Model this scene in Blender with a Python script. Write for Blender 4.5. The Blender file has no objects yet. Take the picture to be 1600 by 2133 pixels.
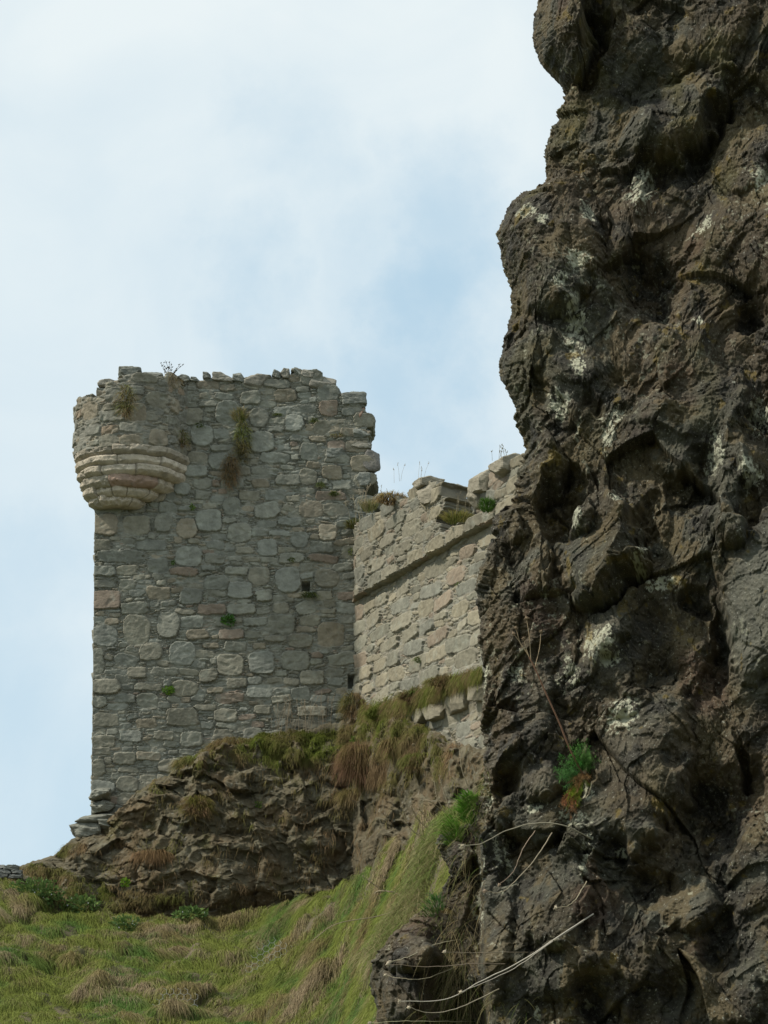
import bpy, math
import numpy as np
from mathutils import Vector

# ------------------------------------------------------------------ camera, sky, sun, exposure
scene = bpy.context.scene
COL = scene.collection
W0, H0, F = 1600.0, 2133.0, 5000.0
PITCH = math.radians(6.0)
PY0 = 2406.0 - F * math.tan(PITCH)      # picture row of the optical axis (the lens is shifted upwards)
CAM = np.array([0.0, 0.0, 1.7])
cam_d = bpy.data.cameras.new('camera')
cam_d.sensor_fit = 'HORIZONTAL'; cam_d.sensor_width = 36.0
cam_d.lens = F / W0 * 36.0; cam_d.shift_y = (PY0 - H0 / 2) / W0
cam_d.clip_start = 0.1; cam_d.clip_end = 9000
cam = bpy.data.objects.new('camera', cam_d); COL.objects.link(cam)
cam.location = CAM; cam.rotation_euler = (math.pi / 2 + PITCH, 0, 0)
scene.camera = cam

SUN = Vector((-0.66, -0.125, 0.74)).normalized()
SUN_EL = math.asin(SUN.z); SUN_AZ = math.atan2(SUN.x, SUN.y)
sd = bpy.data.lights.new('sun', 'SUN'); sd.energy = 4.0; sd.angle = math.radians(2.5); sd.color = (1.0, 0.94, 0.83)
so = bpy.data.objects.new('sun', sd); COL.objects.link(so)
so.rotation_euler = SUN.to_track_quat('Z', 'Y').to_euler(); so.location = (-20, -20, 40)
scene.view_settings.view_transform = 'Standard'; scene.view_settings.look = 'None'
scene.view_settings.exposure = 0.0; scene.view_settings.gamma = 1.0

def unproj(px, py, Y):
    px = np.asarray(px, float); py = np.asarray(py, float); Y = np.asarray(Y, float)
    a = (px - W0 / 2) / F; b = (PY0 - py) / F
    dy = math.cos(PITCH) - b * math.sin(PITCH); dz = math.sin(PITCH) + b * math.cos(PITCH)
    k = Y / dy
    return np.stack(np.broadcast_arrays(CAM[0] + a * k, CAM[1] + Y, CAM[2] + dz * k), -1)

def direction(px, py):
    v = unproj(px, py, 1.0) - CAM
    return v / np.linalg.norm(v)

def build_world():
    w = bpy.data.worlds.new('World'); scene.world = w; w.use_nodes = True
    nt = w.node_tree; N = nt.nodes; L = nt.links; N.clear()
    out = N.new('ShaderNodeOutputWorld'); bg = N.new('ShaderNodeBackground'); L.new(bg.outputs[0], out.inputs[0])
    sky = N.new('ShaderNodeTexSky'); sky.sky_type = 'NISHITA'; sky.sun_disc = False
    sky.sun_elevation = SUN_EL; sky.sun_rotation = SUN_AZ; sky.air_density = 1.0; sky.dust_density = 1.6; sky.ozone_density = 1.0
    tc = N.new('ShaderNodeTexCoord')
    n1 = N.new('ShaderNodeTexNoise'); n1.inputs['Scale'].default_value = 12.0; n1.inputs['Detail'].default_value = 9; n1.inputs['Roughness'].default_value = 0.62
    L.new(tc.outputs['Generated'], n1.inputs['Vector'])
    # wispy distortion of the direction, so the blue gaps have ragged soft borders
    sub = N.new('ShaderNodeVectorMath'); sub.operation = 'SUBTRACT'; sub.inputs[1].default_value = (0.5, 0.5, 0.5)
    L.new(n1.outputs['Color'], sub.inputs[0])
    sc = N.new('ShaderNodeVectorMath'); sc.operation = 'SCALE'; sc.inputs['Scale'].default_value = 0.13
    L.new(sub.outputs[0], sc.inputs[0])
    add = N.new('ShaderNodeVectorMath'); add.operation = 'ADD'
    L.new(tc.outputs['Generated'], add.inputs[0]); L.new(sc.outputs[0], add.inputs[1])
    gaps = [(560, 330, .030, .22), (900, 480, .036, .42), (930, 620, .040, .60), (760, 560, .03, .25), (780, 790, .034, .45), (560, 740, .030, .30), (860, 960, .030, .38),
            (480, 600, .026, .28), (60, 1240, .030, .25), (40, 1560, .05, .25), (1000, 330, .02, .2)]
    acc = None
    for (px, py, r, a) in gaps:
        d = direction(px, py)
        ds = N.new('ShaderNodeVectorMath'); ds.operation = 'DISTANCE'; ds.inputs[1].default_value = tuple(d)
        L.new(add.outputs[0], ds.inputs[0])
        mr = N.new('ShaderNodeMapRange'); mr.interpolation_type = 'SMOOTHSTEP'
        mr.inputs['From Min'].default_value = r * 1.5; mr.inputs['From Max'].default_value = r * 0.1
        mr.inputs['To Min'].default_value = 0; mr.inputs['To Max'].default_value = a
        L.new(ds.outputs['Value'], mr.inputs['Value'])
        if acc is None: acc = mr.outputs[0]
        else:
            m = N.new('ShaderNodeMath'); m.operation = 'MAXIMUM'
            L.new(acc, m.inputs[0]); L.new(mr.outputs[0], m.inputs[1]); acc = m.outputs[0]
    # light cloud relief over the whole sky
    n2 = N.new('ShaderNodeTexNoise'); n2.inputs['Scale'].default_value = 11.0; n2.inputs['Detail'].default_value = 7; n2.inputs['Distortion'].default_value = 0.6
    L.new(tc.outputs['Generated'], n2.inputs['Vector'])
    mr2 = N.new('ShaderNodeMapRange'); mr2.inputs['From Min'].default_value = 0.35; mr2.inputs['From Max'].default_value = 0.7
    mr2.inputs['To Min'].default_value = 0.0; mr2.inputs['To Max'].default_value = 0.30
    L.new(n2.outputs['Fac'], mr2.inputs['Value'])
    ad = N.new('ShaderNodeMath'); ad.operation = 'ADD'; ad.use_clamp = True
    L.new(acc, ad.inputs[0]); L.new(mr2.outputs[0], ad.inputs[1])
    # cloud brightness: a touch cooler low down
    sp = N.new('ShaderNodeSeparateXYZ'); L.new(tc.outputs['Generated'], sp.inputs[0])
    mz = N.new('ShaderNodeMapRange'); mz.inputs['From Min'].default_value = 0.10; mz.inputs['From Max'].default_value = 0.46
    L.new(sp.outputs['Z'], mz.inputs['Value'])
    cc = N.new('ShaderNodeMix'); cc.data_type = 'RGBA'
    cc.inputs['A'].default_value = (0.69, 0.82, 0.90, 1); cc.inputs['B'].default_value = (0.83, 0.905, 0.925, 1)
    L.new(mz.outputs[0], cc.inputs['Factor'])
    skm = N.new('ShaderNodeVectorMath'); skm.operation = 'SCALE'; skm.inputs['Scale'].default_value = 0.10
    L.new(sky.outputs[0], skm.inputs[0])
    skb = N.new('ShaderNodeMix'); skb.data_type = 'RGBA'; skb.inputs['Factor'].default_value = 0.75
    L.new(skm.outputs[0], skb.inputs['A']); skb.inputs['B'].default_value = (0.47, 0.72, 0.90, 1)
    mx = N.new('ShaderNodeMix'); mx.data_type = 'RGBA'
    L.new(ad.outputs[0], mx.inputs['Factor']); L.new(cc.outputs['Result'], mx.inputs['A']); L.new(skb.outputs['Result'], mx.inputs['B'])
    L.new(mx.outputs['Result'], bg.inputs['Color']); bg.inputs['Strength'].default_value = 1.0
build_world()

# ------------------------------------------------------------------ numeric noise
def _hash(ix, iy, iz, seed):
    u = np.uint32
    h = ix.astype(u)*u(0x9E3779B1)+u((seed*974711+12345) & 0xffffffff)
    h ^= h >> u(15); h *= u(0x85EBCA77); h += iy.astype(u)*u(0xC2B2AE3D); h ^= h >> u(13); h *= u(0x27D4EB2F)
    h += iz.astype(u)*u(0x165667B1); h ^= h >> u(16); h *= u(0x7FEB352D); h ^= h >> u(15); h *= u(0x846CA68B); h ^= h >> u(16)
    return h

_G = np.array([[1,1,0],[-1,1,0],[1,-1,0],[-1,-1,0],[1,0,1],[-1,0,1],[1,0,-1],[-1,0,-1],[0,1,1],[0,-1,1],[0,1,-1],[0,-1,-1],
               [1,1,1],[-1,-1,-1],[1,-1,1],[-1,1,-1]], np.float32)

def perlin(x, y, z, seed=0):
    x = np.asarray(x, np.float32); y = np.asarray(y, np.float32) + np.zeros_like(x); z = np.asarray(z, np.float32) + np.zeros_like(x)
    xi = np.floor(x); yi = np.floor(y); zi = np.floor(z)
    fx = x - xi; fy = y - yi; fz = z - zi
    xi = xi.astype(np.int64); yi = yi.astype(np.int64); zi = zi.astype(np.int64)
    u = fx*fx*fx*(fx*(fx*6-15)+10); v = fy*fy*fy*(fy*(fy*6-15)+10); w = fz*fz*fz*(fz*(fz*6-15)+10)
    r = 0
    for dx in (0, 1):
        for dy in (0, 1):
            for dz in (0, 1):
                g = _G[(_hash(xi+dx, yi+dy, zi+dz, seed) & np.uint32(15)).astype(np.int64)]
                d = g[..., 0]*(fx-dx) + g[..., 1]*(fy-dy) + g[..., 2]*(fz-dz)
                r = r + d * (u if dx else 1-u) * (v if dy else 1-v) * (w if dz else 1-w)
    return r

def fbm(P, scale, octs=4, rough=0.5, seed=0, ridged=False, stretch=(1, 1, 1)):
    x, y, z = P[..., 0]*scale*stretch[0], P[..., 1]*scale*stretch[1], P[..., 2]*scale*stretch[2]
    a = 1.0; s = 0; n = 0; k = 1.0
    for o in range(octs):
        v = perlin(x*k, y*k, z*k, seed+o*17)
        if ridged: v = 1 - 2*np.abs(v)*1.4
        s = s + a*v; n += a; a *= rough; k *= 2.03
    return s / n

def worley2(x, y, seed=0):
    xi = np.floor(x).astype(np.int64); yi = np.floor(y).astype(np.int64)
    f1 = np.full(x.shape, 9.0, np.float32); f2 = f1.copy(); rid = np.zeros(x.shape, np.float32)
    for dx in (-1, 0, 1):
        for dy in (-1, 0, 1):
            h = _hash(xi+dx, yi+dy, xi*0, seed)
            jx = (h & np.uint32(1023)).astype(np.float32)/1023; jy = ((h >> np.uint32(10)) & np.uint32(1023)).astype(np.float32)/1023
            d = np.sqrt((xi+dx+jx-x)**2 + (yi+dy+jy-y)**2).astype(np.float32)
            rr = ((h >> np.uint32(20)) & np.uint32(1023)).astype(np.float32)/1023
            m = d < f1
            f2 = np.where(m, f1, np.minimum(f2, d)); rid = np.where(m, rr, rid); f1 = np.where(m, d, f1)
    return f1, f2, rid

def facets(x, y, seed=0, slope=1.0, step=.5):
    """broken rock: every cell is its own tilted flat facet, with sharp breaks between cells"""
    xi = np.floor(x).astype(np.int64); yi = np.floor(y).astype(np.int64)
    best = np.full(x.shape, 9.0, np.float32); out = np.zeros(x.shape, np.float32); f2 = best.copy()
    for dx in (-1, 0, 1):
        for dy in (-1, 0, 1):
            h = _hash(xi+dx, yi+dy, xi*0, seed); k = _hash(xi+dx, yi+dy, xi*0+1, seed)
            f = lambda q, s: ((q >> np.uint32(s)) & np.uint32(1023)).astype(np.float32)/1023
            lx = (x-(xi+dx+f(h, 0))).astype(np.float32); ly = (y-(yi+dy+f(h, 10))).astype(np.float32)
            d = np.sqrt(lx*lx+ly*ly); m = d < best
            v = slope*((f(k, 0)-.5)*2*lx+(f(k, 10)-.5)*2*ly)+step*(f(k, 20)-.5)
            f2 = np.where(m, best, np.minimum(f2, d)); out = np.where(m, v, out); best = np.where(m, d, best)
    return out, f2-best

def sstep(x, a, b):
    t = np.clip((x-a)/(b-a), 0, 1); return t*t*(3-2*t)

def rot(v, deg):
    a = math.radians(deg); return v[0]*math.cos(a)-v[1]*math.sin(a), v[0]*math.sin(a)+v[1]*math.cos(a)

# ------------------------------------------------------------------ mesh helpers
def tag(o, label=None, cat=None, group=None, kind=None):
    if label: o['label'] = label
    if cat: o['category'] = cat
    if group: o['group'] = group
    if kind: o['kind'] = kind
    return o

def empty(name, loc):
    o = bpy.data.objects.new(name, None); COL.objects.link(o); o.location = tuple(float(c) for c in loc); o.empty_display_size = 0.3
    return o

def mesh_obj(name, V, faces, mat, parent=None, col=None, smooth=True, aux=None):
    """faces: list of integer arrays (n,k)"""
    V = np.asarray(V, np.float32).reshape(-1, 3)
    off = np.zeros(3, np.float32)
    p = parent
    while p is not None: off = off + np.array(p.location, np.float32); p = p.parent
    me = bpy.data.meshes.new(name)
    me.vertices.add(len(V)); me.vertices.foreach_set('co', (V-off).ravel())
    loops = np.concatenate([f.ravel() for f in faces]).astype(np.int32)
    tot = np.concatenate([np.full(len(f), f.shape[1], np.int32) for f in faces])
    start = np.concatenate([[0], np.cumsum(tot)[:-1]]).astype(np.int32)
    me.loops.add(len(loops)); me.loops.foreach_set('vertex_index', loops)
    me.polygons.add(len(tot)); me.polygons.foreach_set('loop_start', start)
    me.polygons.foreach_set('use_smooth', np.full(len(tot), smooth, bool))
    me.update(calc_edges=True)
    if col is not None:
        a = me.color_attributes.new('tint', 'FLOAT_COLOR', 'POINT')
        c = np.ones((len(V), 4), np.float32); c[:, :3] = np.asarray(col).reshape(-1, 3); a.data.foreach_set('color', c.ravel())
    if aux is not None:
        a = me.attributes.new('aux', 'FLOAT', 'POINT'); a.data.foreach_set('value', np.asarray(aux, np.float32).ravel())
    me.materials.append(mat)
    o = bpy.data.objects.new(name, me); COL.objects.link(o)
    if parent is not None: o.parent = parent
    return o

def grid_faces(nv, nu, mask=None, off=0):
    i = np.arange(nv*nu).reshape(nv, nu)
    q = np.stack([i[:-1, :-1], i[:-1, 1:], i[1:, 1:], i[1:, :-1]], -1)
    q = q[mask] if mask is not None else q.reshape(-1, 4)
    return q + off

def compact(V, faces, *attrs):
    used = np.unique(np.concatenate([f.ravel() for f in faces]))
    m = np.full(len(V), -1, np.int64); m[used] = np.arange(len(used))
    return V[used], [m[f] for f in faces], [None if a is None else a[used] for a in attrs]

def in_poly(x, y, poly):
    r = np.zeros(x.shape, bool); n = len(poly)
    for i in range(n):
        x1, y1 = poly[i]; x2, y2 = poly[(i+1) % n]
        c = ((y1 > y) != (y2 > y)) & (x < (x2-x1)*(y-y1)/((y2-y1) if y2 != y1 else 1e-9)+x1)
        r ^= c
    return r

def blades_geo(base, d0, L, wd, droop, col, ang, seg=3, tipcol=None):
    n = len(base); d0 = d0/np.linalg.norm(d0, axis=1, keepdims=True)
    side = np.stack([np.cos(ang), np.sin(ang), np.zeros(n)], -1)
    rows = [0, .4, .75] if seg == 3 else [0, .55]
    if seg > 3: rows = list(np.linspace(0, .9, seg))
    V = []; C = []
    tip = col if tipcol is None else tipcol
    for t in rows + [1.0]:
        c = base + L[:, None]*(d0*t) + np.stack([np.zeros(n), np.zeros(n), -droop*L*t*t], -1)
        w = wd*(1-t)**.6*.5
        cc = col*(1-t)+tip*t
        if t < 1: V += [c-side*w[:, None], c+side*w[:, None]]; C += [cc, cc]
        else: V.append(c); C.append(cc)
    k = len(V); V = np.stack(V, 1).reshape(-1, 3); C = np.stack(C, 1).reshape(-1, 3)
    b = (np.arange(n)*k)[:, None]
    qs = [b+np.array([[2*i, 2*i+1, 2*i+3, 2*i+2]]) for i in range(len(rows)-1)]
    t = b+np.array([[k-3, k-2, k-1]])
    return V, np.concatenate(qs), t, C

def join_geo(parts):
    V = []; Q = []; T = []; C = []; o = 0
    for v, q, t, c in parts:
        V.append(v); C.append(c)
        if q is not None and len(q): Q.append(q+o)
        if t is not None and len(t): T.append(t+o)
        o += len(v)
    f = []
    if Q: f.append(np.concatenate(Q))
    if T: f.append(np.concatenate(T))
    return np.concatenate(V), f, np.concatenate(C)

def smooth_path(P, n):
    P = np.asarray(P, float); m = len(P)
    Q = np.vstack([2*P[0]-P[1], P, 2*P[-1]-P[-2]]); out = []
    for t in np.linspace(0, m-1-1e-6, n):
        i = int(t); f = t-i; a, b, c, d = Q[i:i+4]
        out.append(.5*((2*b)+(c-a)*f+(2*a-5*b+4*c-d)*f*f+(3*b-a-3*c+d)*f**3))
    return np.array(out)

def tube_geo(path, r0, r1, col, sides=6, n=None):
    P = smooth_path(path, n or max(8, len(path)*6)); n = len(P)
    T = np.gradient(P, axis=0); T /= np.linalg.norm(T, axis=1, keepdims=True)+1e-9
    up = np.array([0, 1.0, 0.15]); A = np.cross(T, up); A /= np.linalg.norm(A, axis=1, keepdims=True)+1e-9
    B = np.cross(T, A); r = np.linspace(r0, r1, n)
    th = np.arange(sides)*2*math.pi/sides
    V = P[:, None]+r[:, None, None]*(np.cos(th)[None, :, None]*A[:, None]+np.sin(th)[None, :, None]*B[:, None])
    i = np.arange(n*sides).reshape(n, sides); j = np.roll(i, -1, 1)
    q = np.stack([i[:-1], j[:-1], j[1:], i[1:]], -1).reshape(-1, 4)
    return V.reshape(-1, 3), q, None, np.tile(np.array(col, float), (n*sides, 1))

# ------------------------------------------------------------------ materials
def mat_tint(name, rough=0.9, var=0.25, nscale=6.0, bump=0.3, bscale=40.0, spots=None, translucent=0.0, spec=0.25, bdist=0.02):
    m = bpy.data.materials.new(name); m.use_nodes = True; nt = m.node_tree; N = nt.nodes; L = nt.links
    b = N['Principled BSDF']; b.inputs['Roughness'].default_value = rough; b.inputs['Specular IOR Level'].default_value = spec
    at = N.new('ShaderNodeAttribute'); at.attribute_name = 'tint'
    tc = N.new('ShaderNodeTexCoord')
    n = N.new('ShaderNodeTexNoise'); n.inputs['Scale'].default_value = nscale; n.inputs['Detail'].default_value = 8; n.inputs['Roughness'].default_value = 0.65
    L.new(tc.outputs['Object'], n.inputs['Vector'])
    mr = N.new('ShaderNodeMapRange'); mr.inputs['From Min'].default_value = 0.25; mr.inputs['From Max'].default_value = 0.75
    mr.inputs['To Min'].default_value = 1-var; mr.inputs['To Max'].default_value = 1+var
    L.new(n.outputs['Fac'], mr.inputs['Value'])
    sc = N.new('ShaderNodeVectorMath'); sc.operation = 'SCALE'
    L.new(at.outputs['Color'], sc.inputs[0]); L.new(mr.outputs[0], sc.inputs['Scale'])
    out = sc.outputs[0]
    for (s, lo, hi, colr, amt) in (spots or []):
        q = N.new('ShaderNodeTexNoise'); q.inputs['Scale'].default_value = s; q.inputs['Detail'].default_value = 5; q.inputs['Roughness'].default_value = 0.6
        L.new(tc.outputs['Object'], q.inputs['Vector'])
        r = N.new('ShaderNodeMapRange'); r.inputs['From Min'].default_value = lo; r.inputs['From Max'].default_value = hi
        r.inputs['To Min'].default_value = 0; r.inputs['To Max'].default_value = amt
        L.new(q.outputs['Fac'], r.inputs['Value'])
        mx = N.new('ShaderNodeMix'); mx.data_type = 'RGBA'; L.new(r.outputs[0], mx.inputs['Factor'])
        L.new(out, mx.inputs['A']); mx.inputs['B'].default_value = (*colr, 1); out = mx.outputs['Result']
    L.new(out, b.inputs['Base Color'])
    if bump > 0:
        bn = N.new('ShaderNodeTexNoise'); bn.inputs['Scale'].default_value = bscale; bn.inputs['Detail'].default_value = 6; bn.inputs['Roughness'].default_value = 0.7
        L.new(tc.outputs['Object'], bn.inputs['Vector'])
        bp = N.new('ShaderNodeBump'); bp.inputs['Strength'].default_value = bump; bp.inputs['Distance'].default_value = bdist
        L.new(bn.outputs['Fac'], bp.inputs['Height']); L.new(bp.outputs[0], b.inputs['Normal'])
    if translucent > 0:
        tr = N.new('ShaderNodeBsdfTranslucent'); L.new(out, tr.inputs['Color'])
        ms = N.new('ShaderNodeMixShader'); ms.inputs[0].default_value = translucent
        L.new(b.outputs[0], ms.inputs[1]); L.new(tr.outputs[0], ms.inputs[2])
        L.new(ms.outputs[0], N['Material Output'].inputs['Surface'])
    return m

M_STONE = mat_tint('rubble_stone', 0.92, 0.32, 3.5, 0.6, 14.0, [(9.0, .62, .72, (.36, .37, .33), .35), (2.3, .55, .72, (.12, .125, .10), .40)], bdist=0.03)
M_WARM = mat_tint('warm_stone', 0.92, 0.26, 3.5, 0.5, 14.0, [(8.0, .60, .72, (.42, .39, .31), .45)], bdist=0.03)
M_SAND = mat_tint('pale_sandstone', 0.9, 0.28, 4.0, 0.5, 10.0, [(3.0, .52, .68, (.17, .155, .12), .55)], bdist=0.03)
M_CRAG = mat_tint('crag_rock', 0.95, 0.35, 2.5, 0.8, 9.0, [(5.0, .58, .70, (.27, .26, .22), .5)], bdist=0.06)
M_CLIFF = mat_tint('basalt_cliff', 0.82, 0.42, 9.0, 1.0, 75.0, [(28.0, .60, .70, (.17, .155, .105), .55), (60.0, .635, .69, (.33, .33, .27), .7), (140.0, .635, .69, (.38, .37, .30), .6)], spec=0.3, bdist=0.006)
M_SOIL = mat_tint('soil', 0.95, 0.3, 4.0, 0.5, 20.0)
M_GRASS = mat_tint('grass_blades', 0.75, 0.15, 2.0, 0.0, translucent=0.3, spec=0.1)
M_STALK = mat_tint('dry_stalk', 0.7, 0.2, 60.0, 0.3, 300.0, spec=0.3, bdist=0.001)
M_WIRE = mat_tint('galvanised_wire', 0.5, 0.1, 10.0, 0.0, spec=0.5)
M_DARK = mat_tint('hole_interior', 1.0, 0.2, 10.0, 0.0)

def proj(P):
    d = np.asarray(P, float) - CAM
    c, s = math.cos(PITCH), math.sin(PITCH)
    f = d[..., 1]*c+d[..., 2]*s; u = -d[..., 1]*s+d[..., 2]*c
    return W0/2+F*d[..., 0]/f, PY0-F*u/f

# ------------------------------------------------------------------ rubble masonry laid stone by stone
def masonry(W, H, res, seed, classes, relief=0.05, blocked=(), wob=0.05, knock=1.0, forced=()):
    """random rubble: big blocks first, then smaller ones, then thin pinnings in the gaps.
    returns grids height, stone id, centres, kind"""
    rng = np.random.default_rng(seed)
    nx, nz = int(W/res), int(H/res)
    X, Z = np.meshgrid((np.arange(nx)+.5)*res, (np.arange(nz)+.5)*res)
    wx = X+wob*perlin(X*2.1, Z*2.1, 0*X, seed+1)+.016*perlin(X*11, Z*11, 0*X, seed+2)
    wz = Z+wob*.9*perlin(X*1.6, Z*2.1, 0*X+5, seed+3)+.013*perlin(X*9, Z*13, 0*X, seed+4)
    occ = np.zeros((nz, nx), bool); sites = []
    def win(cx, cz, hw, hh):
        return max(0, int((cx-hw)/res)), min(nx, int((cx+hw)/res)+1), max(0, int((cz-hh)/res)), min(nz, int((cz+hh)/res)+1)
    for (cx, cz, hw, hh) in blocked:
        a, b, c, d = win(cx, cz, hw, hh); occ[c:d, a:b] = True
    for (cx, cz, hw, hh, p) in forced:
        a, b, c, d = win(cx, cz, hw, hh)
        occ[c:d, a:b] |= (np.abs(X[c:d, a:b]-cx)/hw)**p+(np.abs(Z[c:d, a:b]-cz)/hh)**p < 1
        sites.append((cx, cz, hw, hh, p, 1.0, 0.0))
    for (wlo, whi, hlo, hhi, dens, plo, phi, tol, course) in classes:
        tries = int(W*H*dens)
        for _ in range(tries):
            hw = rng.uniform(wlo, whi); hh = rng.uniform(hlo, hhi); cx = rng.uniform(0, W); cz = rng.uniform(0, H)
            if course: cz = (math.floor(cz/course)+.5)*course+rng.normal(0, .02)
            if occ[min(nz-1, int(cz/res)), min(nx-1, int(cx/res))]: continue
            a, b, c, d = win(cx, cz, hw, hh)
            if b-a < 2 or d-c < 1: continue
            p = rng.uniform(plo, phi); th = math.radians(rng.normal(0, 4 if hh > .08 else 7)); ct, st = math.cos(th), math.sin(th)
            dx = X[c:d, a:b]-cx; dz = Z[c:d, a:b]-cz
            e = (np.abs(dx*ct+dz*st)/hw)**p+(np.abs(dz*ct-dx*st)/hh)**p < 1
            if e.sum() == 0 or (occ[c:d, a:b] & e).sum() > tol*e.sum(): continue
            occ[c:d, a:b] |= e; sites.append((cx, cz, hw, hh, p, ct, st))
    d1 = np.full((nz, nx), 9., np.float32); d2 = d1.copy(); sid = np.full((nz, nx), -1, np.int32)
    for k, (cx, cz, hw, hh, p, ct, st) in enumerate(sites):
        a, b, c, d = win(cx, cz, hw+.16, hh+.14)
        dx = wx[c:d, a:b]-cx; dz = wz[c:d, a:b]-cz
        e = ((np.abs(dx*ct+dz*st)/hw)**p+(np.abs(dz*ct-dx*st)/hh)**p)**(1/p)
        sd = ((e-1)*min(hw, hh)*(1+.25*(max(hw, hh)/min(hw, hh)-1)*0)).astype(np.float32)
        D1 = d1[c:d, a:b]; D2 = d2[c:d, a:b]; S = sid[c:d, a:b]
        m = sd < D1
        D2[...] = np.where(m, D1, np.minimum(D2, sd)); S[m] = k; D1[m] = sd[m]
    n = len(sites); rr = rng.random((n+1, 6)); size = np.array([s[2]*s[3] for s in sites]+[.001])
    edge = np.minimum(.030-d1, (d2-d1)*.55-.004)
    ew = .004+.007*rr[sid, 0]
    prof = sstep(edge, 0, 1*ew)
    S = np.array([(s[0], s[1]) for s in sites]+[(0, 0)])
    lx = X-S[sid, 0]; lz = Z-S[sid, 1]
    th = relief*(.45+.9*rr[sid, 1])*np.clip(.55+size[sid]*9, .55, 1.25)
    tilt = (rr[sid, 2]-.5)*.14*lx+(rr[sid, 3]-.35)*.30*lz
    fine = .016*fbm(np.stack([X, Z*1.5, rr[sid, 4]*40], -1), 7, 4, .6, seed+9)
    mort = relief*.30*(1+1.6*fbm(np.stack([X, Z, 0*X], -1), 1.1, 3, .6, seed+12))+.020*fbm(np.stack([X, Z*2, 0*X], -1), 7, 4, .65, seed+11)
    crack = 1-sstep(np.abs(edge-.001), 0, .010)
    h = prof*(th+tilt+fine*1.6*(.35+.65*knock))+(1-prof)*mort-.055*crack*sstep(perlin(X*1.7, Z*1.7, 0*X, seed+14), -.35, .2)
    # broken arris: facets knocked off stones
    fac = np.abs(perlin(X*3.3, Z*4.3, rr[sid, 5]*30, seed+21))
    h = h-prof*.045*knock*sstep(fac, .25, .6)
    h = h+.03*fbm(np.stack([X, Z, 0*X], -1), .7, 2, .5, seed+31)
    return X, Z, h, sid, prof, S, rng

CL_TOWER = [(.28, .42, .22, .30, 1.3, 2.6, 4.0, .0, 0), (.26, .50, .13, .20, 12, 3.2, 8, .0, .42), (.18, .38, .09, .13, 40, 3.2, 8, .02, .29), (.12, .24, .07, .12, 40, 3, 7, .03, 0),
            (.10, .24, .035, .06, 140, 2.4, 6, .05, 0), (.06, .20, .014, .028, 560, 2, 4, .12, 0), (.03, .07, .012, .022, 300, 2, 3, .15, 0)]
CL_WALL = [(.50, .80, .17, .25, 7, 3.0, 6, .0, .52), (.42, .78, .11, .16, 24, 3.5, 7, .02, .29), (.25, .42, .08, .13, 40, 3, 6, .04, 0),
           (.18, .34, .04, .07, 80, 2.4, 5, .06, 0), (.10, .30, .016, .030, 200, 2, 4, .12, 0), (.06, .12, .015, .025, 120, 2, 3, .15, 0)]

def stone_cols(sid, prof, palette, weights, rng, mortar, X, Z, seed):
    n = sid.max()+2
    pal = np.array(palette); w = np.array(weights, float); w /= w.sum()
    c = pal[rng.choice(len(pal), n, p=w)]*(rng.uniform(.84, 1.14, (n, 1)))
    col = c[sid]; mo = np.array(mortar)
    pr = prof[..., None]
    col = mo*(1-pr)+col*pr
    # blotchy crust that runs over several stones
    b = fbm(np.stack([X, Z, 0*X], -1), .9, 4, .6, seed+77)[..., None]
    col = col*(1-np.clip(b, 0, .6)*.5)
    l = sstep(fbm(np.stack([X, Z, 0*X], -1), 2.6, 4, .65, seed+78), .10, .34)[..., None]
    return col*(1-l*.35)+np.array([.31, .325, .27])*l*.35

PAL_T = [(.228, .226, .184), (.242, .229, .178), (.212, .216, .182), (.246, .216, .160), (.250, .200, .154), (.234, .239, .204)]
WT_T = [5, 4, 3, 2.4, .6, 2.5]
PAL_W = [(.255, .235, .175), (.275, .245, .175), (.235, .225, .172), (.265, .215, .158), (.235, .23, .185)]
WT_W = [5, 4, 3, 1.6, 2.5]

TY = 77.0
XL = float(unproj(192, 1500, TY)[0]); XR = float(unproj(770, 1000, TY)[0])
ZTOP = float(unproj(500, 765, TY)[2]); ZB = float(unproj(500, 1760, TY)[2])
tower = empty('castle_tower', ((XL+XR)/2, TY+2, ZB))
tag(tower, 'tall roofless grey rubble stone castle tower with ragged top and round corner turret', 'tower')

TOP_OUT = [(120, 2100), (120, 700), (190, 700), (205, 818), (210, 791), (248, 800), (252, 778), (270, 773), (300, 781), (340, 784), (395, 790), (398, 797), (420, 793), (425, 783),
           (480, 782), (510, 791), (512, 785), (563, 788), (570, 781), (585, 775), (600, 773), (610, 779), (620, 771), (640, 781), (655, 773), (657, 785), (665, 790),
           (690, 793), (692, 815), (720, 820), (765, 825), (760, 855), (768, 870), (765, 900), (773, 915), (770, 935), (776, 950), (772, 965), (770, 985), (763, 985), (770, 1010),
           (765, 1025), (781, 1036), (799, 1034), (800, 1060), (800, 2100)]

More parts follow.
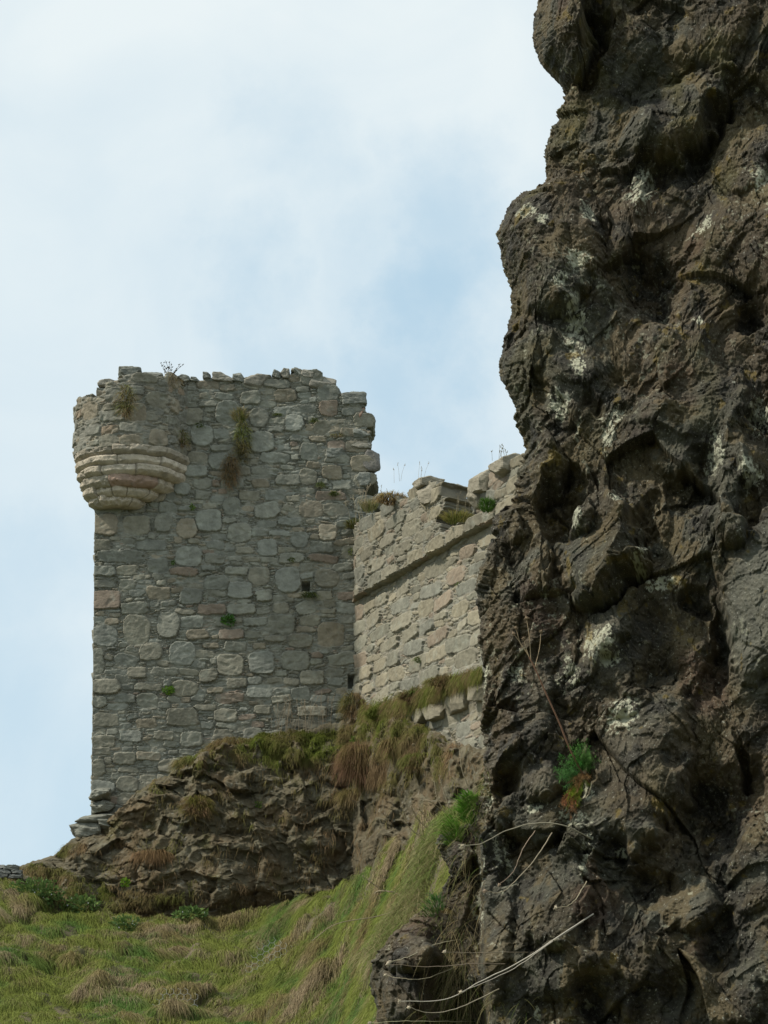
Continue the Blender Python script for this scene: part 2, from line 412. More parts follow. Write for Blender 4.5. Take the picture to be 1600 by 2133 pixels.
def masked_sheet(name, P, keep, col, mat, parent, back=None):
    """grid P[nv,nu,3]; keep per face; open border of the kept faces is walled back along vector `back`"""
    nv, nu = P.shape[:2]
    q = grid_faces(nv, nu, keep)
    V = P.reshape(-1, 3); C = col.reshape(-1, 3); faces = [q]
    if back is not None:
        e = np.concatenate([q[:, [0, 1]], q[:, [1, 2]], q[:, [2, 3]], q[:, [3, 0]]])
        key = np.sort(e, 1); k = key[:, 0]*(nv*nu)+key[:, 1]
        u, idx, cnt = np.unique(k, return_index=True, return_counts=True)
        be = e[idx[cnt == 1]]
        n0 = len(V); rings = 12
        bv = np.unique(be); mp = np.full(n0, -1, np.int64); mp[bv] = np.arange(len(bv))
        prev = be; Vs = [V]; Cs = [C]; off = n0
        bk = np.array(back)
        for r in range(1, rings+1):
            t = r/rings
            q_ = V[bv]+bk*t; jit = (min(1, t*4)*.22*fbm(q_, 1.6, 3, .6, 5))[:, None]
            Vs.append(V[bv]+bk*t+jit*np.array([1, 0, -.8])-np.array([0, 0, .10*t])); Cs.append(C[bv])
            cur = mp[be]+off
            faces.append(np.stack([prev[:, 1], prev[:, 0], cur[:, 0], cur[:, 1]], -1)); prev = cur; off += len(bv)
        V = np.concatenate(Vs); C = np.concatenate(Cs)
    faces = [np.concatenate(faces)]
    V, faces, (C,) = compact(V, faces, C)
    return mesh_obj(name, V, faces, mat, parent, C)

def build_tower():
    res = .022; x0 = XL; W = XR-XL+.75; H = ZTOP-ZB+.3
    hole = [(637, 1222, 9, 10), (733, 1420, 8, 14)]
    def sz(px, py):
        p = unproj(px, py, TY); return float(p[0]-x0), float(p[2]-ZB)
    blocked = []
    for (px, py, a, b) in hole:
        s, t = sz(px, py); blocked.append((s, t, a*.0154, b*.0165))
    BIG = [(285, 1312, 30, 32), (350, 1302, 24, 28), (315, 1358, 24, 20), (380, 1362, 28, 26), (480, 1385, 28, 24), (545, 1381, 29, 25), (615, 1376, 30, 22), (600, 1208, 26, 26), (392, 1160, 28, 22), (690, 1322, 30, 26), (585, 1302, 30, 20), (650, 1412, 26, 16),
           (435, 1085, 28, 24), (500, 1110, 26, 20), (390, 1100, 22, 22), (285, 1095, 28, 20), (340, 1090, 19, 20), (420, 908, 24, 22), (475, 860, 26, 24), (545, 920, 28, 22), (612, 882, 20, 18), (670, 890, 18, 16), (540, 870, 20, 20), (600, 1000, 26, 12),
           (540, 1200, 24, 20), (500, 1230, 26, 18), (450, 1215, 26, 16), (380, 1495, 34, 18), (285, 1400, 20, 12), (400, 1540, 24, 16), (260, 1580, 24, 12), (310, 1575, 26, 10), (540, 1440, 26, 14), (470, 1490, 24, 14), (330, 1235, 26, 14), (680, 1205, 26, 20),
           (220, 1093, 28, 24), (215, 1190, 26, 12), (222, 1250, 30, 20), (218, 1325, 26, 22), (205, 1378, 13, 26), (222, 1430, 28, 14), (208, 1462, 15, 14), (222, 1500, 26, 14), (216, 1545, 24, 14), (206, 1600, 14, 18), (250, 1160, 50, 13)]
    forced = []
    for (px, py, a, b) in BIG:
        s, t = sz(px, py); forced.append((s, t, a*.0154, b*.0158, 3.0 if a < 1.4*b else 5.0))
    X, Z, h, sid, prof, S, rng = masonry(W, H, res, 11, CL_TOWER, .066, blocked, .06, .45, forced)
    P = np.stack([x0+X, TY-h, ZB+Z], -1)
    # square dark putlog hole cut deep into the face
    for (s, t, a, b) in blocked:
        m = (np.abs(X-s) < a) & (np.abs(Z-t) < b)
        P[m, 1] = TY+.55
    col = stone_cols(sid, prof, PAL_T, WT_T, rng, (.225, .22, .18), X, Z, 3)
    cx, cz = S[sid, 0], S[sid, 1]
    ppx, ppy = proj(np.stack([x0+cx, np.full(cx.shape, TY), ZB+cz], -1))
    ok = in_poly(ppx, ppy, TOP_OUT) & (x0+X > XL+.0)
    gx, gy = proj(P)
    ok &= ~((gx < 355) & (gy < 1040) & (gx > 0) & (X < .0))
    keep = ok[:-1, :-1] & ok[1:, 1:] & ok[:-1, 1:] & ok[1:, :-1]
    # keep a clean, nearly straight quoin edge on the left
    o = masked_sheet('front_wall', P, keep, col, M_STONE, tower, back=(0, 1.5, 0))
    # the other three walls
    D = 7.5
    for nm, org, dr, nrm, Wd in (('side_wall', (XL, TY+.02), (0, 1), (-1, 0), D), ('side_wall', (XR-.55, TY+.9), (0, 1), (1, 0), D-.9), ('rear_wall', (XL, TY+D), (1, 0), (0, 1), XR-XL)):
        Hh = H-2.4 if nm == 'side_wall' else H-3.2
        X2, Z2, h2, sid2, pr2, S2, rg2 = masonry(Wd, Hh, .05, 23+len(nm)+int(Wd*3), CL_TOWER[:4], .05)
        Q = np.stack([org[0]+dr[0]*X2+nrm[0]*(h2-.03), org[1]+dr[1]*X2+nrm[1]*(h2-.03), ZB+Z2], -1)
        c2 = stone_cols(sid2, pr2, PAL_T, WT_T, rg2, (.225, .22, .18), X2, Z2, 5)
        tp = Hh-.5-.5*np.abs(perlin(S2[sid2, 0]*.9, S2[sid2, 1]*0, 0*X2, 8))*2
        k2 = S2[sid2, 1] < tp; k2 = k2[:-1, :-1] & k2[1:, 1:]
        masked_sheet(nm, Q, k2, c2, M_STONE, tower, back=(-nrm[0]*1.2, -nrm[1]*1.2, 0))
    return x0

build_tower()

# ---- round turret at the corner, carried on six rings of moulded corbels
def build_turret():
    t = empty('corner_turret', unproj(273, 1060, TY)); t.parent = tower
    t.location = Vector(t.location)-tower.location
    base = np.array([0, 0, 0.])
    cx = float(unproj(274, 900, TY)[0]); R = 117*.0157
    zt = float(unproj(275, 760, TY-R)[2]); zb = float(unproj(290, 922, TY-R)[2])
    H = zt-zb; W = R*math.pi*1.5
    X, Z, h, sid, prof, S, rng = masonry(W, H+.1, .022, 51, CL_TOWER, .05)
    def path(r):
        """plan of the turret: round, then easing into the tower front with an ogee; arc-length table"""
        th = np.linspace(-math.pi*.30, math.pi*.70, 200)
        A = np.stack([-np.cos(th)*r, np.sin(th)*r], -1)
        p0 = A[-1]; t0 = np.array([math.sin(th[-1]), math.cos(th[-1])])*r*.95; p1 = np.array([r*1.10, -.09]); t1 = np.array([r*.6, -.04])
        t = np.linspace(0, 1, 60)[1:, None]
        Hh = (2*t**3-3*t**2+1)*p0+(t**3-2*t**2+t)*t0+(-2*t**3+3*t**2)*p1+(t**3-t**2)*t1
        A = np.concatenate([A, Hh]); g = np.gradient(A, axis=0); g /= np.linalg.norm(g, axis=1, keepdims=True)
        nrm = np.stack([-g[:, 1], g[:, 0]], -1)
        s = np.concatenate([[0], np.cumsum(np.linalg.norm(np.diff(A, axis=0), axis=1))])
        return s, A, nrm
    def along(r, c, s, out):
        S_, A_, N_ = path(r)
        x = np.interp(s, S_, A_[:, 0])+np.interp(s, S_, N_[:, 0])*out; o = np.interp(s, S_, A_[:, 1])+np.interp(s, S_, N_[:, 1])*out
        return c+x, TY-o*.76
    def cyl(s, hh, r=R): return along(r, cx, s, hh)
    W = path(R)[0][-1]
    X, Z, h, sid, prof, S, rng = masonry(W, H+.1, .022, 51, CL_TOWER, .05)
    x, y = cyl(X, h*np.clip((W-X)/.4, .3, 1)); P = np.stack([x, y, zb+Z], -1)
    xc, yc = cyl(S[sid, 0], 0); px, py = proj(np.stack([xc, yc, zb+S[sid, 1]], -1))
    out = [(0, 2000), (0, 700), (140, 700), (150, 850), (158, 848), (163, 826), (172, 820), (205, 819), (211, 793), (246, 801), (252, 779), (270, 774), (300, 781), (340, 784), (372, 792),
           (396, 800), (425, 800), (428, 2000)]
    vis = in_poly(px, py, out)
    back = y > TY+.05
    vis = np.where(back, S[sid, 1] < H-1.05, vis)
    keep = vis[:-1, :-1] & vis[1:, 1:] & vis[:-1, 1:] & vis[1:, :-1]
    col = stone_cols(sid, prof, [(.235, .22, .17), (.205, .20, .165), (.26, .225, .165), (.24, .19, .135)], [4, 4, 2, .7], rng, (.23, .22, .18), X, Z, 9)
    masked_sheet('turret_wall', P, keep, col, M_STONE, t, back=(.5, 1.0, 0))
    # corbel rings: (apex py top, apex py bottom, centre px, radius px)
    rings = [(915, 935, 275, 121), (936, 956, 274, 118), (957, 977, 273, 112), (978, 1001, 268, 101), (1002, 1024, 257, 80), (1025, 1045, 245, 62)]
    blocks = [[.2, .47, .8], [.25, .5, .78], [.18, .38, .62], [.22, .44, .83], [.3, .48, .62, .85], [.33, .75], [.4, .7]]
    rng = np.random.default_rng(4)
    for k, (p0, p1, cpx, rp) in enumerate(rings):
        r = rp*.0157; c = float(unproj(cpx, p0, TY)[0])
        z1 = float(unproj(cpx, p0, TY-r)[2]); z0 = float(unproj(cpx, p1+1, TY-r)[2])
        n, m = 260, 22
        u = np.linspace(0, 1, n); v = np.linspace(0, 1, m)
        U, V = np.meshgrid(u, v)
        Wk = path(r)[0][-1]; s_ = U*Wk
        bulge = np.power(np.clip(V/.42, 0, 1), .7)-.25*sstep(V, .86, 1.0)
        joints = np.array(blocks[k])*.72+.20; dj = np.min(np.abs(U[..., None]-joints), -1)*Wk
        blk = (U[..., None] > joints).sum(-1)
        jog = rng.normal(0, .03, len(joints)+1)
        Pn = np.stack([s_, V*.35, 0*V+k*3.], -1)
        o = -.26+.26*bulge-.07*(1-sstep(dj, .0, .03))+jog[blk]+.12*fbm(Pn, 2.4, 6, .68, 60+k)-.10*sstep(fbm(Pn, 1.5, 4, .65, 80+k), .12, .40)
        o = o*np.clip((1-U)/.06, .2, 1)
        x, y = along(r, c, s_, o)
        Q = np.stack([x, y, z0+(z1-z0)*V+.03*perlin(s_*1.5, 0*V, 0*V+k, 7)], -1)
        top = Q[-1:].copy(); top[0, :, 0], top[0, :, 1] = along(r, c, s_[0], 0*U[0]-.7)
        bot = Q[:1].copy(); bot[0, :, 0], bot[0, :, 1] = along(r, c, s_[0], 0*U[0]-min(.7, r*.8))
        Q = np.concatenate([bot, Q, top]); mm = m+2
        cb = np.array([(.46, .40, .31), (.41, .36, .28), (.50, .44, .35), (.36, .32, .25), (.43, .375, .29)])[rng.integers(0, 5, len(joints)+1)]
        if k == 3: cb[2] = (.33, .235, .18)
        if k == 0: cb *= .8
        cc = cb[blk]*(1-.45*(1-sstep(dj, 0, .04)))[..., None]
        cc = np.concatenate([cc[:1]*.7, cc, cc[-1:]*.7])
        ob = mesh_obj('corbel_course', Q.reshape(-1, 3), [grid_faces(mm, n)], M_SAND, t, cc)
    return t

# ---- curtain wall running from the tower corner towards the viewer
C0 = np.array([float(unproj(737, 1250, TY)[0]), TY+.1]); CD = np.array([.3857, -.9226]); CN = np.array([-.9226, -.3857])
def wall_pt(s, z, out=0.0):
    return np.stack([C0[0]+CD[0]*s+CN[0]*out, C0[1]+CD[1]*s+CN[1]*out, z+0*s], -1)
def wall_from_px(px, py):
    """s, z on the curtain wall plane"""
    a = unproj(px, py, 1.0)-CAM
    # C0+CD*s = CAM+a*k
    A = np.array([[CD[0], -a[0]], [CD[1], -a[1]]]); b = np.array([CAM[0]-C0[0], CAM[1]-C0[1]])
    s, k = np.linalg.solve(A, b); return s, CAM[2]+a[2]*k

def build_curtain():
    s0, zs0 = wall_from_px(741, 1252); s1, zs1 = wall_from_px(1085, 1058)
    zs = (zs0+zs1)/2
    cw = empty('curtain_wall', (C0[0], C0[1], ZB)); tag(cw, 'sunlit warm coloured ruined curtain wall with projecting parapet beside the grey tower', 'wall')
    L = 15.0
    def strz(s): return zs0+(zs1-zs0)*(s-s0)/(s1-s0)
    # lower wall
    H = zs0-ZB+3.6; zb = zs0-H
    zb = ZB-1.0; H = max(zs0, zs1)+.6-zb
    X, Z, h, sid, prof, S, rng = masonry(L, H, .022, 71, CL_WALL, .038, (), .035, .25)
    P = wall_pt(X, zb+Z, h)
    col = stone_cols(sid, prof, PAL_W, WT_W, rng, (.25, .232, .19), X, Z, 12)
    keep = (zb+Z < strz(X)+.1)[:-1, :-1]
    masked_sheet('wall_face', P, keep, col, M_WARM, cw)
    # slot between tower and wall foot is on the tower side
    # parapet, standing proud on the string course
    out = [(700, 1400), (722, 1105), (742, 1082), (775, 1066), (800, 1052), (812, 1045), (830, 1038), (856, 1023), (870, 1012), (893, 1001), (908, 1002), (923, 1024), (926, 1050), (905, 1078), (925, 1090), (950, 1095), (972, 1082),
           (996, 1062), (995, 1018), (1010, 1001), (1043, 979), (1090, 950), (1150, 915), (1300, 860), (1300, 1400)]
    H2 = 5.6; zb2 = min(zs0, zs1)-.1
    X, Z, h, sid, prof, S, rng = masonry(L, H2, .022, 91, CL_WALL, .044, (), .035, .4)
    P = wall_pt(X, zb2+Z, h+.02+.20*sstep(X, .1, .9))
    px, py = proj(wall_pt(S[sid, 0], zb2+S[sid, 1], .3))
    ok = in_poly(px, py, out) & (zb2+Z > strz(X)-.02)
    for (hx, hy, a, b) in ((861, 1158, .09, .14), (786, 1186, .12, .07)):
        s, z = wall_from_px(hx, hy); m = (np.abs(X-s) < a) & (np.abs(zb2+Z-z) < b)
        P[m] -= np.array([CN[0], CN[1], 0])*.4
    keep = ok[:-1, :-1] & ok[1:, 1:] & ok[:-1, 1:] & ok[1:, :-1]
    col = stone_cols(sid, prof, PAL_W, WT_W, rng, (.25, .235, .19), X, Z, 14)*.86
    masked_sheet('parapet', P, keep, col, M_WARM, cw, back=(-CN[0]*.9, -CN[1]*.9, 0))
    # inner wall seen through the gap of the parapet
    X, Z, h, sid, prof, S, rng = masonry(L, H2, .04, 97, CL_WALL[:4], .06)
    P = wall_pt(X, zb2+Z, h-1.5)
    px, py = proj(wall_pt(S[sid, 0], zb2+S[sid, 1], -1.5))
    ok = in_poly(px, py, [(600, 1500), (740, 1100), (905, 1035), (925, 1022), (945, 1034), (975, 1048), (990, 1062), (1020, 1020), (1300, 900), (1300, 1500)])
    col = stone_cols(sid, prof, PAL_T, WT_T, rng, (.17, .16, .14), X, Z, 15)
    masked_sheet('inner_parapet', P, ok[:-1, :-1] & ok[1:, 1:], col, M_STONE, cw, back=(-CN[0]*.5, -CN[1]*.5, 0))
    # string course: a line of separate flat slabs
    rng = np.random.default_rng(8); s = s0-.15; parts = []
    while s < L-1:
        w = rng.uniform(.5, 1.25); hgt = rng.uniform(.05, .09); pr = .22+rng.uniform(.04, .12)
        n, m = 26, 9
        uu = np.linspace(0, 1, n); ring = np.array([(-.4, 0), (pr-.06, .0), (pr, .03), (pr+.01, hgt*.5), (pr, hgt-.03), (pr-.05, hgt), (-.4, hgt+.01)])
        U = s+.012+uu*(w-.024)
        Q = np.zeros((len(ring), n, 3))
        for i, (o, z) in enumerate(ring):
            zz = strz(U)-.02+z+.05*perlin(U*2, 0*U+z*4, 0*U, 4)+.03*perlin(U*9, 0*U+z*4, 0*U, 5)
            oo = o+(.07*perlin(U*3, 0*U+i, 0*U, 6)+.05*perlin(U*12, 0*U+i, 0*U, 9) if 0 < i < 6 else 0)
            if i not in (0, 6): oo = np.where(U < .9, np.minimum(oo, .10+.24*sstep(U, .1, .9)), oo)
            Q[i] = wall_pt(U, zz, oo)
        c = np.array(PAL_W[rng.integers(0, 5)])*rng.uniform(.8, 1.1)
        f = grid_faces(len(ring), n)
        Vq = Q.reshape(-1, 3)
        cap = np.arange(len(ring))*n
        parts.append((Vq, f, None, np.tile(c, (len(Vq), 1))))
        e0 = Q[:, 0]; e1 = Q[:, -1]
        for e in (e0, e1):
            ctr = e.mean(0, keepdims=True); vv = np.concatenate([e, ctr]); k = len(ring)
            tt = np.array([[i, (i+1) % k, k] for i in range(k)])
            parts.append((vv, None, tt, np.tile(c, (len(vv), 1))))
        s += w
    V, f, C = join_geo(parts)
    mesh_obj('string_course', V, f, M_WARM, cw, C, smooth=False)
    return cw
cw = build_curtain()

# ---- single stones: one displaced, faceted block
def rock_geo(center, size, seed, col, box=.6, rough=.12, n=18, rotz=0.0, tilt=0.0, facets=0):
    n = max(n, 30) if facets else n; rng = np.random.default_rng(seed)
    th = np.linspace(0, math.pi, n); ph = np.linspace(0, 2*math.pi, 2*n, endpoint=False)
    T, Pp = np.meshgrid(th, ph, indexing='ij')
    D = np.stack([np.sin(T)*np.cos(Pp), np.sin(T)*np.sin(Pp), np.cos(T)], -1)
    p = 2+box*14
    r = (np.abs(D)**p).sum(-1)**(-1/p)
    for _ in range(facets):
        nn = rng.normal(size=3); nn /= np.linalg.norm(nn); dd = (D*nn).sum(-1)
        r = np.where(dd > .01, np.minimum(r, rng.uniform(.80, 1.12)/np.maximum(dd, .01)), r)
    Q = D*r[..., None]
    nz = fbm(Q+rng.uniform(0, 50), 1.6, 4, .55, seed)
    Q = Q*(1+rough*nz[..., None]*1.6)
    Q = Q*np.array(size)*.5
    a, b = math.cos(tilt), math.sin(tilt); Q = np.stack([Q[..., 0]*a-Q[..., 2]*b, Q[..., 1], Q[..., 0]*b+Q[..., 2]*a], -1)
    a, b = math.cos(rotz), math.sin(rotz); Q = np.stack([Q[..., 0]*a-Q[..., 1]*b, Q[..., 0]*b+Q[..., 1]*a, Q[..., 2]], -1)
    Q = Q+np.array(center)
    i = np.arange(n*2*n).reshape(n, 2*n); j = np.roll(i, -1, 1)
    q = np.stack([i[:-1], i[1:], j[1:], j[:-1]], -1).reshape(-1, 4)
    c = np.array(col)*(1+.25*nz[..., None])
    return Q.reshape(-1, 3), q, None, c.reshape(-1, 3)

def stone_part(name, parent, px, py, Y, w, h, d, seed, col, tilt=0, rotz=0, mat=None, box=.6, facets=5, label=None, rough=.10):
    v, q, t, c = rock_geo(unproj(px, py, Y), (w, d, h), seed, col, box, rough, 18, rotz, tilt, facets)
    o = mesh_obj(name, v, [q], mat or M_STONE, parent, c, smooth=False)
    if label: o['label'] = label
    return o

turret = build_turret()

# loose coping stones along the broken wall heads (each its own stone)
g1, g2, g3 = (.15, .155, .135), (.18, .17, .14), (.20, .135, .10)
COP = [  # px, py, w px, h px, tilt deg, colour
    (229, 799, 42, 16, 12, g2), (275, 781, 42, 16, -6, g1), (320, 785, 40, 13, -8, g1), (376, 792, 40, 12, -14, g1), (409, 795, 22, 9, 8, g1), (432, 786, 16, 12, 0, g1),
    (465, 788, 42, 14, 2, g2), (498, 787, 24, 14, 6, g1), (537, 798, 54, 26, 2, g2), (577, 783, 18, 12, 20, g1), (593, 780, 20, 14, 6, g2), (619, 779, 17, 16, 0, g1),
    (642, 781, 28, 13, 24, g2), (672, 800, 52, 22, 12, g2), (738, 832, 50, 17, -3, g1), (750, 866, 28, 18, -18, g3), (754, 906, 34, 16, -8, g1), (748, 926, 50, 14, 0, g2), (771, 958, 40, 34, -4, (.15, .14, .125)),
    (756, 1002, 32, 22, 0, g1), (788, 1043, 22, 20, 4, g1), (700, 946, 40, 14, 0, g1)]
for i, (px, py, w, h, tl, c) in enumerate(COP):
    stone_part('coping_stone', tower, px, py+4, TY+.28, w*.0163, h*.0165*1.5, .8, 200+i, tuple(q*1.25 for q in c), math.radians(-tl), 0, box=.9, facets=7, rough=.07)
# stepped footing slabs at the tower's lower left corner
for i, (px, py, w, h) in enumerate([(208, 1710, 92, 24), (180, 1732, 66, 30), (236, 1722, 60, 22), (212, 1655, 44, 26), (216, 1682, 48, 22)]):
    stone_part('footing_slab', tower, px, py, TY-.15, w*.0157, h*.0165, 1.1, 400+i, (.19, .19, .155), .03*(i % 5-2), .1*(i % 3-1), box=.9, facets=14, rough=.12)
# big stones in the curtain wall
for i, (px, py, w, h, tl) in enumerate([(906, 1032, 46, 34, 24), (893, 1010, 44, 22, 18), (1019, 1008, 40, 42, 28), (1008, 1040, 26, 34, 26), (1062, 976, 42, 36, 32)]):
    s, z = wall_from_px(px, py); p = wall_pt(np.float64(s), z, .06)
    v, q, t, c = rock_geo(p, (.85, w*.023, h*.0145*1.25), 500+i, (.255, .23, .175), .9, .07, 18, math.atan2(CN[1], CN[0]), 0, 12)
    mesh_obj('coping_stone', v, [q], M_WARM, cw, c, smooth=False)
for i, (px, py, w, h) in enumerate([(955, 1462, 62, 40), (916, 1486, 56, 34), (1008, 1440, 40, 40), (886, 1492, 30, 28)]):
    s, z = wall_from_px(px, py); p = wall_pt(np.float64(s), z, .02)
    v, q, t, c = rock_geo(p, (.6, w*.024, h*.0145*1.15), 520+i, (.24, .215, .155), .9, .06, 18, math.atan2(CN[1], CN[0]), 0, 7)
    mesh_obj('footing_slab', v, [q], M_WARM, cw, c, smooth=False)
# ------------------------------------------------------------------ crag under the castle
T_LINE = [(-260, 1850), (-100, 1835), (0, 1812), (60, 1797), (110, 1782), (150, 1748), (190, 1722), (240, 1690), (300, 1640), (360, 1605), (430, 1560), (540, 1532), (640, 1518), (740, 1497), (800, 1488), (850, 1493), (885, 1512), (930, 1540),
          (1000, 1560), (1150, 1560), (1300, 1560)]
tlx, tly = np.array(T_LINE).T
def crag_top(px): return np.interp(px, tlx, tly)
def wall_Y(px):
    a = (px-800)/F*1.0
    # intersection in plan of the view ray with the curtain wall
    k = (C0[1]-C0[0]*CD[1]/CD[0])/(1-(a/math.cos(PITCH))*CD[1]/CD[0])
    return np.clip(k, 55, TY)
def crag_Y(px, v):
    yt = np.where(px < 737, TY-.35, wall_Y(px)-.55)
    yt = np.minimum(yt, TY-.35)
    return yt-2.7*np.power(np.clip(v, 0, 1), .7)+2.0*sstep(v, .62, 1.0)

def disp_crag(P, px):
    W = P+.45*np.stack([perlin(P[..., 0]*.6, P[..., 1]*.6, P[..., 2]*.6, 131), 0*px, perlin(P[..., 0]*.6, P[..., 1]*.6+7, P[..., 2]*.6, 132)], -1)
    W = W+.14*np.stack([perlin(P[..., 0]*2, P[..., 1], P[..., 2]*2, 133), 0*px, perlin(P[..., 0]*2, P[..., 1]+7, P[..., 2]*2, 134)], -1)
    d = 1.1*fbm(W, .26, 3, .5, 101)+.30*fbm(W, .62, 3, .5, 102, ridged=True)
    on = sstep(fbm(P, .35, 2, .5, 106), -.15, .2)
    # fractured blocks of many sizes, broken up irregularly and dipping to the left
    for sc, hgt, s in ((.70, .35, 33),):
        f1, f2, r = worley2(W[..., 0]*sc*.75+W[..., 2]*.35*sc, W[..., 2]*sc*1.25-W[..., 0]*.2*sc, s)
        tilt = (r-.5)*1.0*f1
        d = d+hgt*(r*sstep(f2-f1, .0, .22)+tilt)*(on if sc < 3 else 1-on*.4)
    fa, fe = facets(W[..., 0]*1.3+W[..., 2]*.5, W[..., 2]*1.5-W[..., 0]*.3, 41, .30, .30); fb, fe2 = facets(W[..., 0]*3.4+W[..., 2], W[..., 2]*4.2, 42, .13, .11)
    d = d+fa+fb*.9
    d = d+.34*fbm(P, 1.2, 6, .62, 104)+.04*fbm(P, 7, 4, .6, 105)
    return d

def build_crag():
    nx, nv, nb = 820, 430, 10
    px = np.linspace(-260, 1300, nx)[None, :]+np.zeros((nv, 1))
    v = np.linspace(0, 1, nv)[:, None]+np.zeros((1, nx))
    # skyline of the crag left of the tower is rough
    jag = 9*perlin(px[0]*.03, 0*px[0], 0*px[0], 61)+5*perlin(px[0]*.11, 0*px[0], 0*px[0], 62)
    top = crag_top(px[0])+np.where(px[0] < 180, jag*.7, jag*1.2)
    py = top[None, :]+(2010-top[None, :])*v
    Y = crag_Y(px, v)
    P = unproj(px, py, Y)
    d = disp_crag(P, px)
    fade = sstep(v, 0, .05)
    D = d*fade[:, :]+.25*fade
    P2 = P.copy(); P2[..., 1] -= D*.95; P2[..., 0] -= D*.12; P2[..., 2] += D*.05
    # ledge running back from the top edge
    B = []
    for k in range(nb, 0, -1):
        q = P2[0].copy(); q[:, 1] += k*.42; q[:, 2] += -.04*k+.06*perlin(q[:, 0], q[:, 1], 0*q[:, 0], 9); B.append(q)
    P3 = np.concatenate([np.stack(B), P2])
    n = fbm(P3, .5, 4, .6, 110); n2 = fbm(P3, 1.7, 4, .6, 111)
    base = np.array([.150, .130, .090])+np.zeros(P3.shape)
    w = sstep(n, -.1, .25)[..., None]; base = base*(1-w)+np.array([.165, .125, .078])*w
    w = sstep(n2, .05, .3)[..., None]*.6; base = base*(1-w)+np.array([.20, .19, .145])*w
    w = sstep(fbm(P3, 1.1, 4, .6, 112), .12, .35)[..., None]*.7; base = base*(1-w)+np.array([.115, .105, .045])*w
    base = base*np.array([.70, .69, .62])
    o = mesh_obj('crag', P3.reshape(-1, 3), [grid_faces(nv+nb, nx)], M_CRAG, None, base)
    tag(o, kind='structure', label='brown rocky crag that the castle stands on')
    return P2, v, px, py
CR, crv, crpx, crpy = build_crag()

# ------------------------------------------------------------------ hillside below the crag
HC = [(-300, 1835), (0, 1845), (60, 1865), (110, 1885), (200, 1905), (300, 1925), (450, 1927), (560, 1912), (650, 1896), (700, 1878), (760, 1838), (820, 1790), (870, 1750), (950, 1700), (1050, 1640), (1300, 1520)]
hcx, hcy = np.array(HC).T
def hill_P(px, v):
    yc = np.interp(px, [-300, 550, 700, 850, 1000, 1300], [71.5, 71.0, 67, 57, 47, 40])
    top = np.interp(px, hcx, hcy)
    py = top+(2170-top)*v
    return unproj(px, py, yc-10.5*v), py
def hill_disp(P):
    x = P[..., 0]+.5*perlin(P[..., 0]*.5, P[..., 1]*.5, 0*P[..., 0], 205); y = P[..., 1]+.6*perlin(P[..., 0]*.45, P[..., 1]*.5, 0*P[..., 0]+3, 206)
    f1, f2, r = worley2(x*.62+y*.12, y*.55, 207)
    g1, g2, r2 = worley2(x*1.5, y*1.2, 208)
    return .6*fbm(P, .33, 3, .5, 201, stretch=(1, 1, 1.5))+.85*r*np.clip(1-f1*1.25, 0, 1)+.30*np.clip(1-g1*1.2, 0, 1)+.2*fbm(P, 1.3, 3, .55, 202)
def build_hill():
    nx, nv, nb = 420, 200, 12
    px = np.linspace(-300, 1300, nx)[None, :]+np.zeros((nv, 1)); v = np.linspace(0, 1, nv)[:, None]+np.zeros((1, nx))
    P, py = hill_P(px, v); d = hill_disp(P)
    P[..., 2] += d*.6; P[..., 1] -= d*.4
    B = []
    for k in range(nb, 0, -1):
        q = P[0].copy(); q[:, 1] += k*.8; q[:, 2] += -.05*k; B.append(q)
    # down to the flat ground in front
    Fr = []
    for k in range(1, 16):
        q = P[-1].copy(); q[:, 1] -= k*1.6*(1+q[:, 1]/120); q[:, 2] = P[-1][:, 2]*(1-k/15)**1.2+-.05*(k == 15); Fr.append(q)
    A = np.concatenate([np.stack(B), P, np.stack(Fr)])
    n = fbm(A, .5, 3, .6, 203)[..., None]
    c = np.array([.075, .072, .03])*(1-sstep(n, -.2, .2))+np.array([.11, .09, .055])*sstep(n, -.2, .2)
    o = mesh_obj('hillside', A.reshape(-1, 3), [grid_faces(nv+nb+15, nx)], M_SOIL, None, c)
    tag(o, kind='structure', label='grassy slope below the crag')
    g = np.linspace(-2500, 2500, 60); GX, GY = np.meshgrid(g, g); GZ = np.zeros_like(GX)-.02
    gc = np.array([.07, .08, .03])+np.zeros(GX.shape+(3,))
    tag(mesh_obj('ground', np.stack([GX, GY, GZ], -1).reshape(-1, 3), [grid_faces(60, 60)], M_SOIL, None, gc), kind='structure')
build_hill()

def grass_color(P, rng, n):
    Q = P.copy(); Q[:, 1] -= .55
    face = hill_disp(P)-hill_disp(Q)             # >0: the outer, hanging side of a tussock
    a = -face*1.1+.55*fbm(P, .45, 3, .55, 210)+.3*fbm(P, 1.6, 2, .5, 211)+.22
    g = sstep(a+rng.normal(0, .10, n), -.22, .18)[:, None]
    dk = sstep(fbm(P, .5, 3, .5, 215), -.05, .35)[:, None]
    green = np.array([.195, .225, .050])*(1-dk)+np.array([.10, .175, .04])*dk
    t = sstep(fbm(P, .8, 2, .5, 216), -.2, .3)[:, None]
    tan = np.array([.31, .245, .15])*(1-t)+np.array([.24, .195, .085])*t
    return (tan*(1-g)+green*g)*rng.uniform(.7, 1.3, (n, 1))

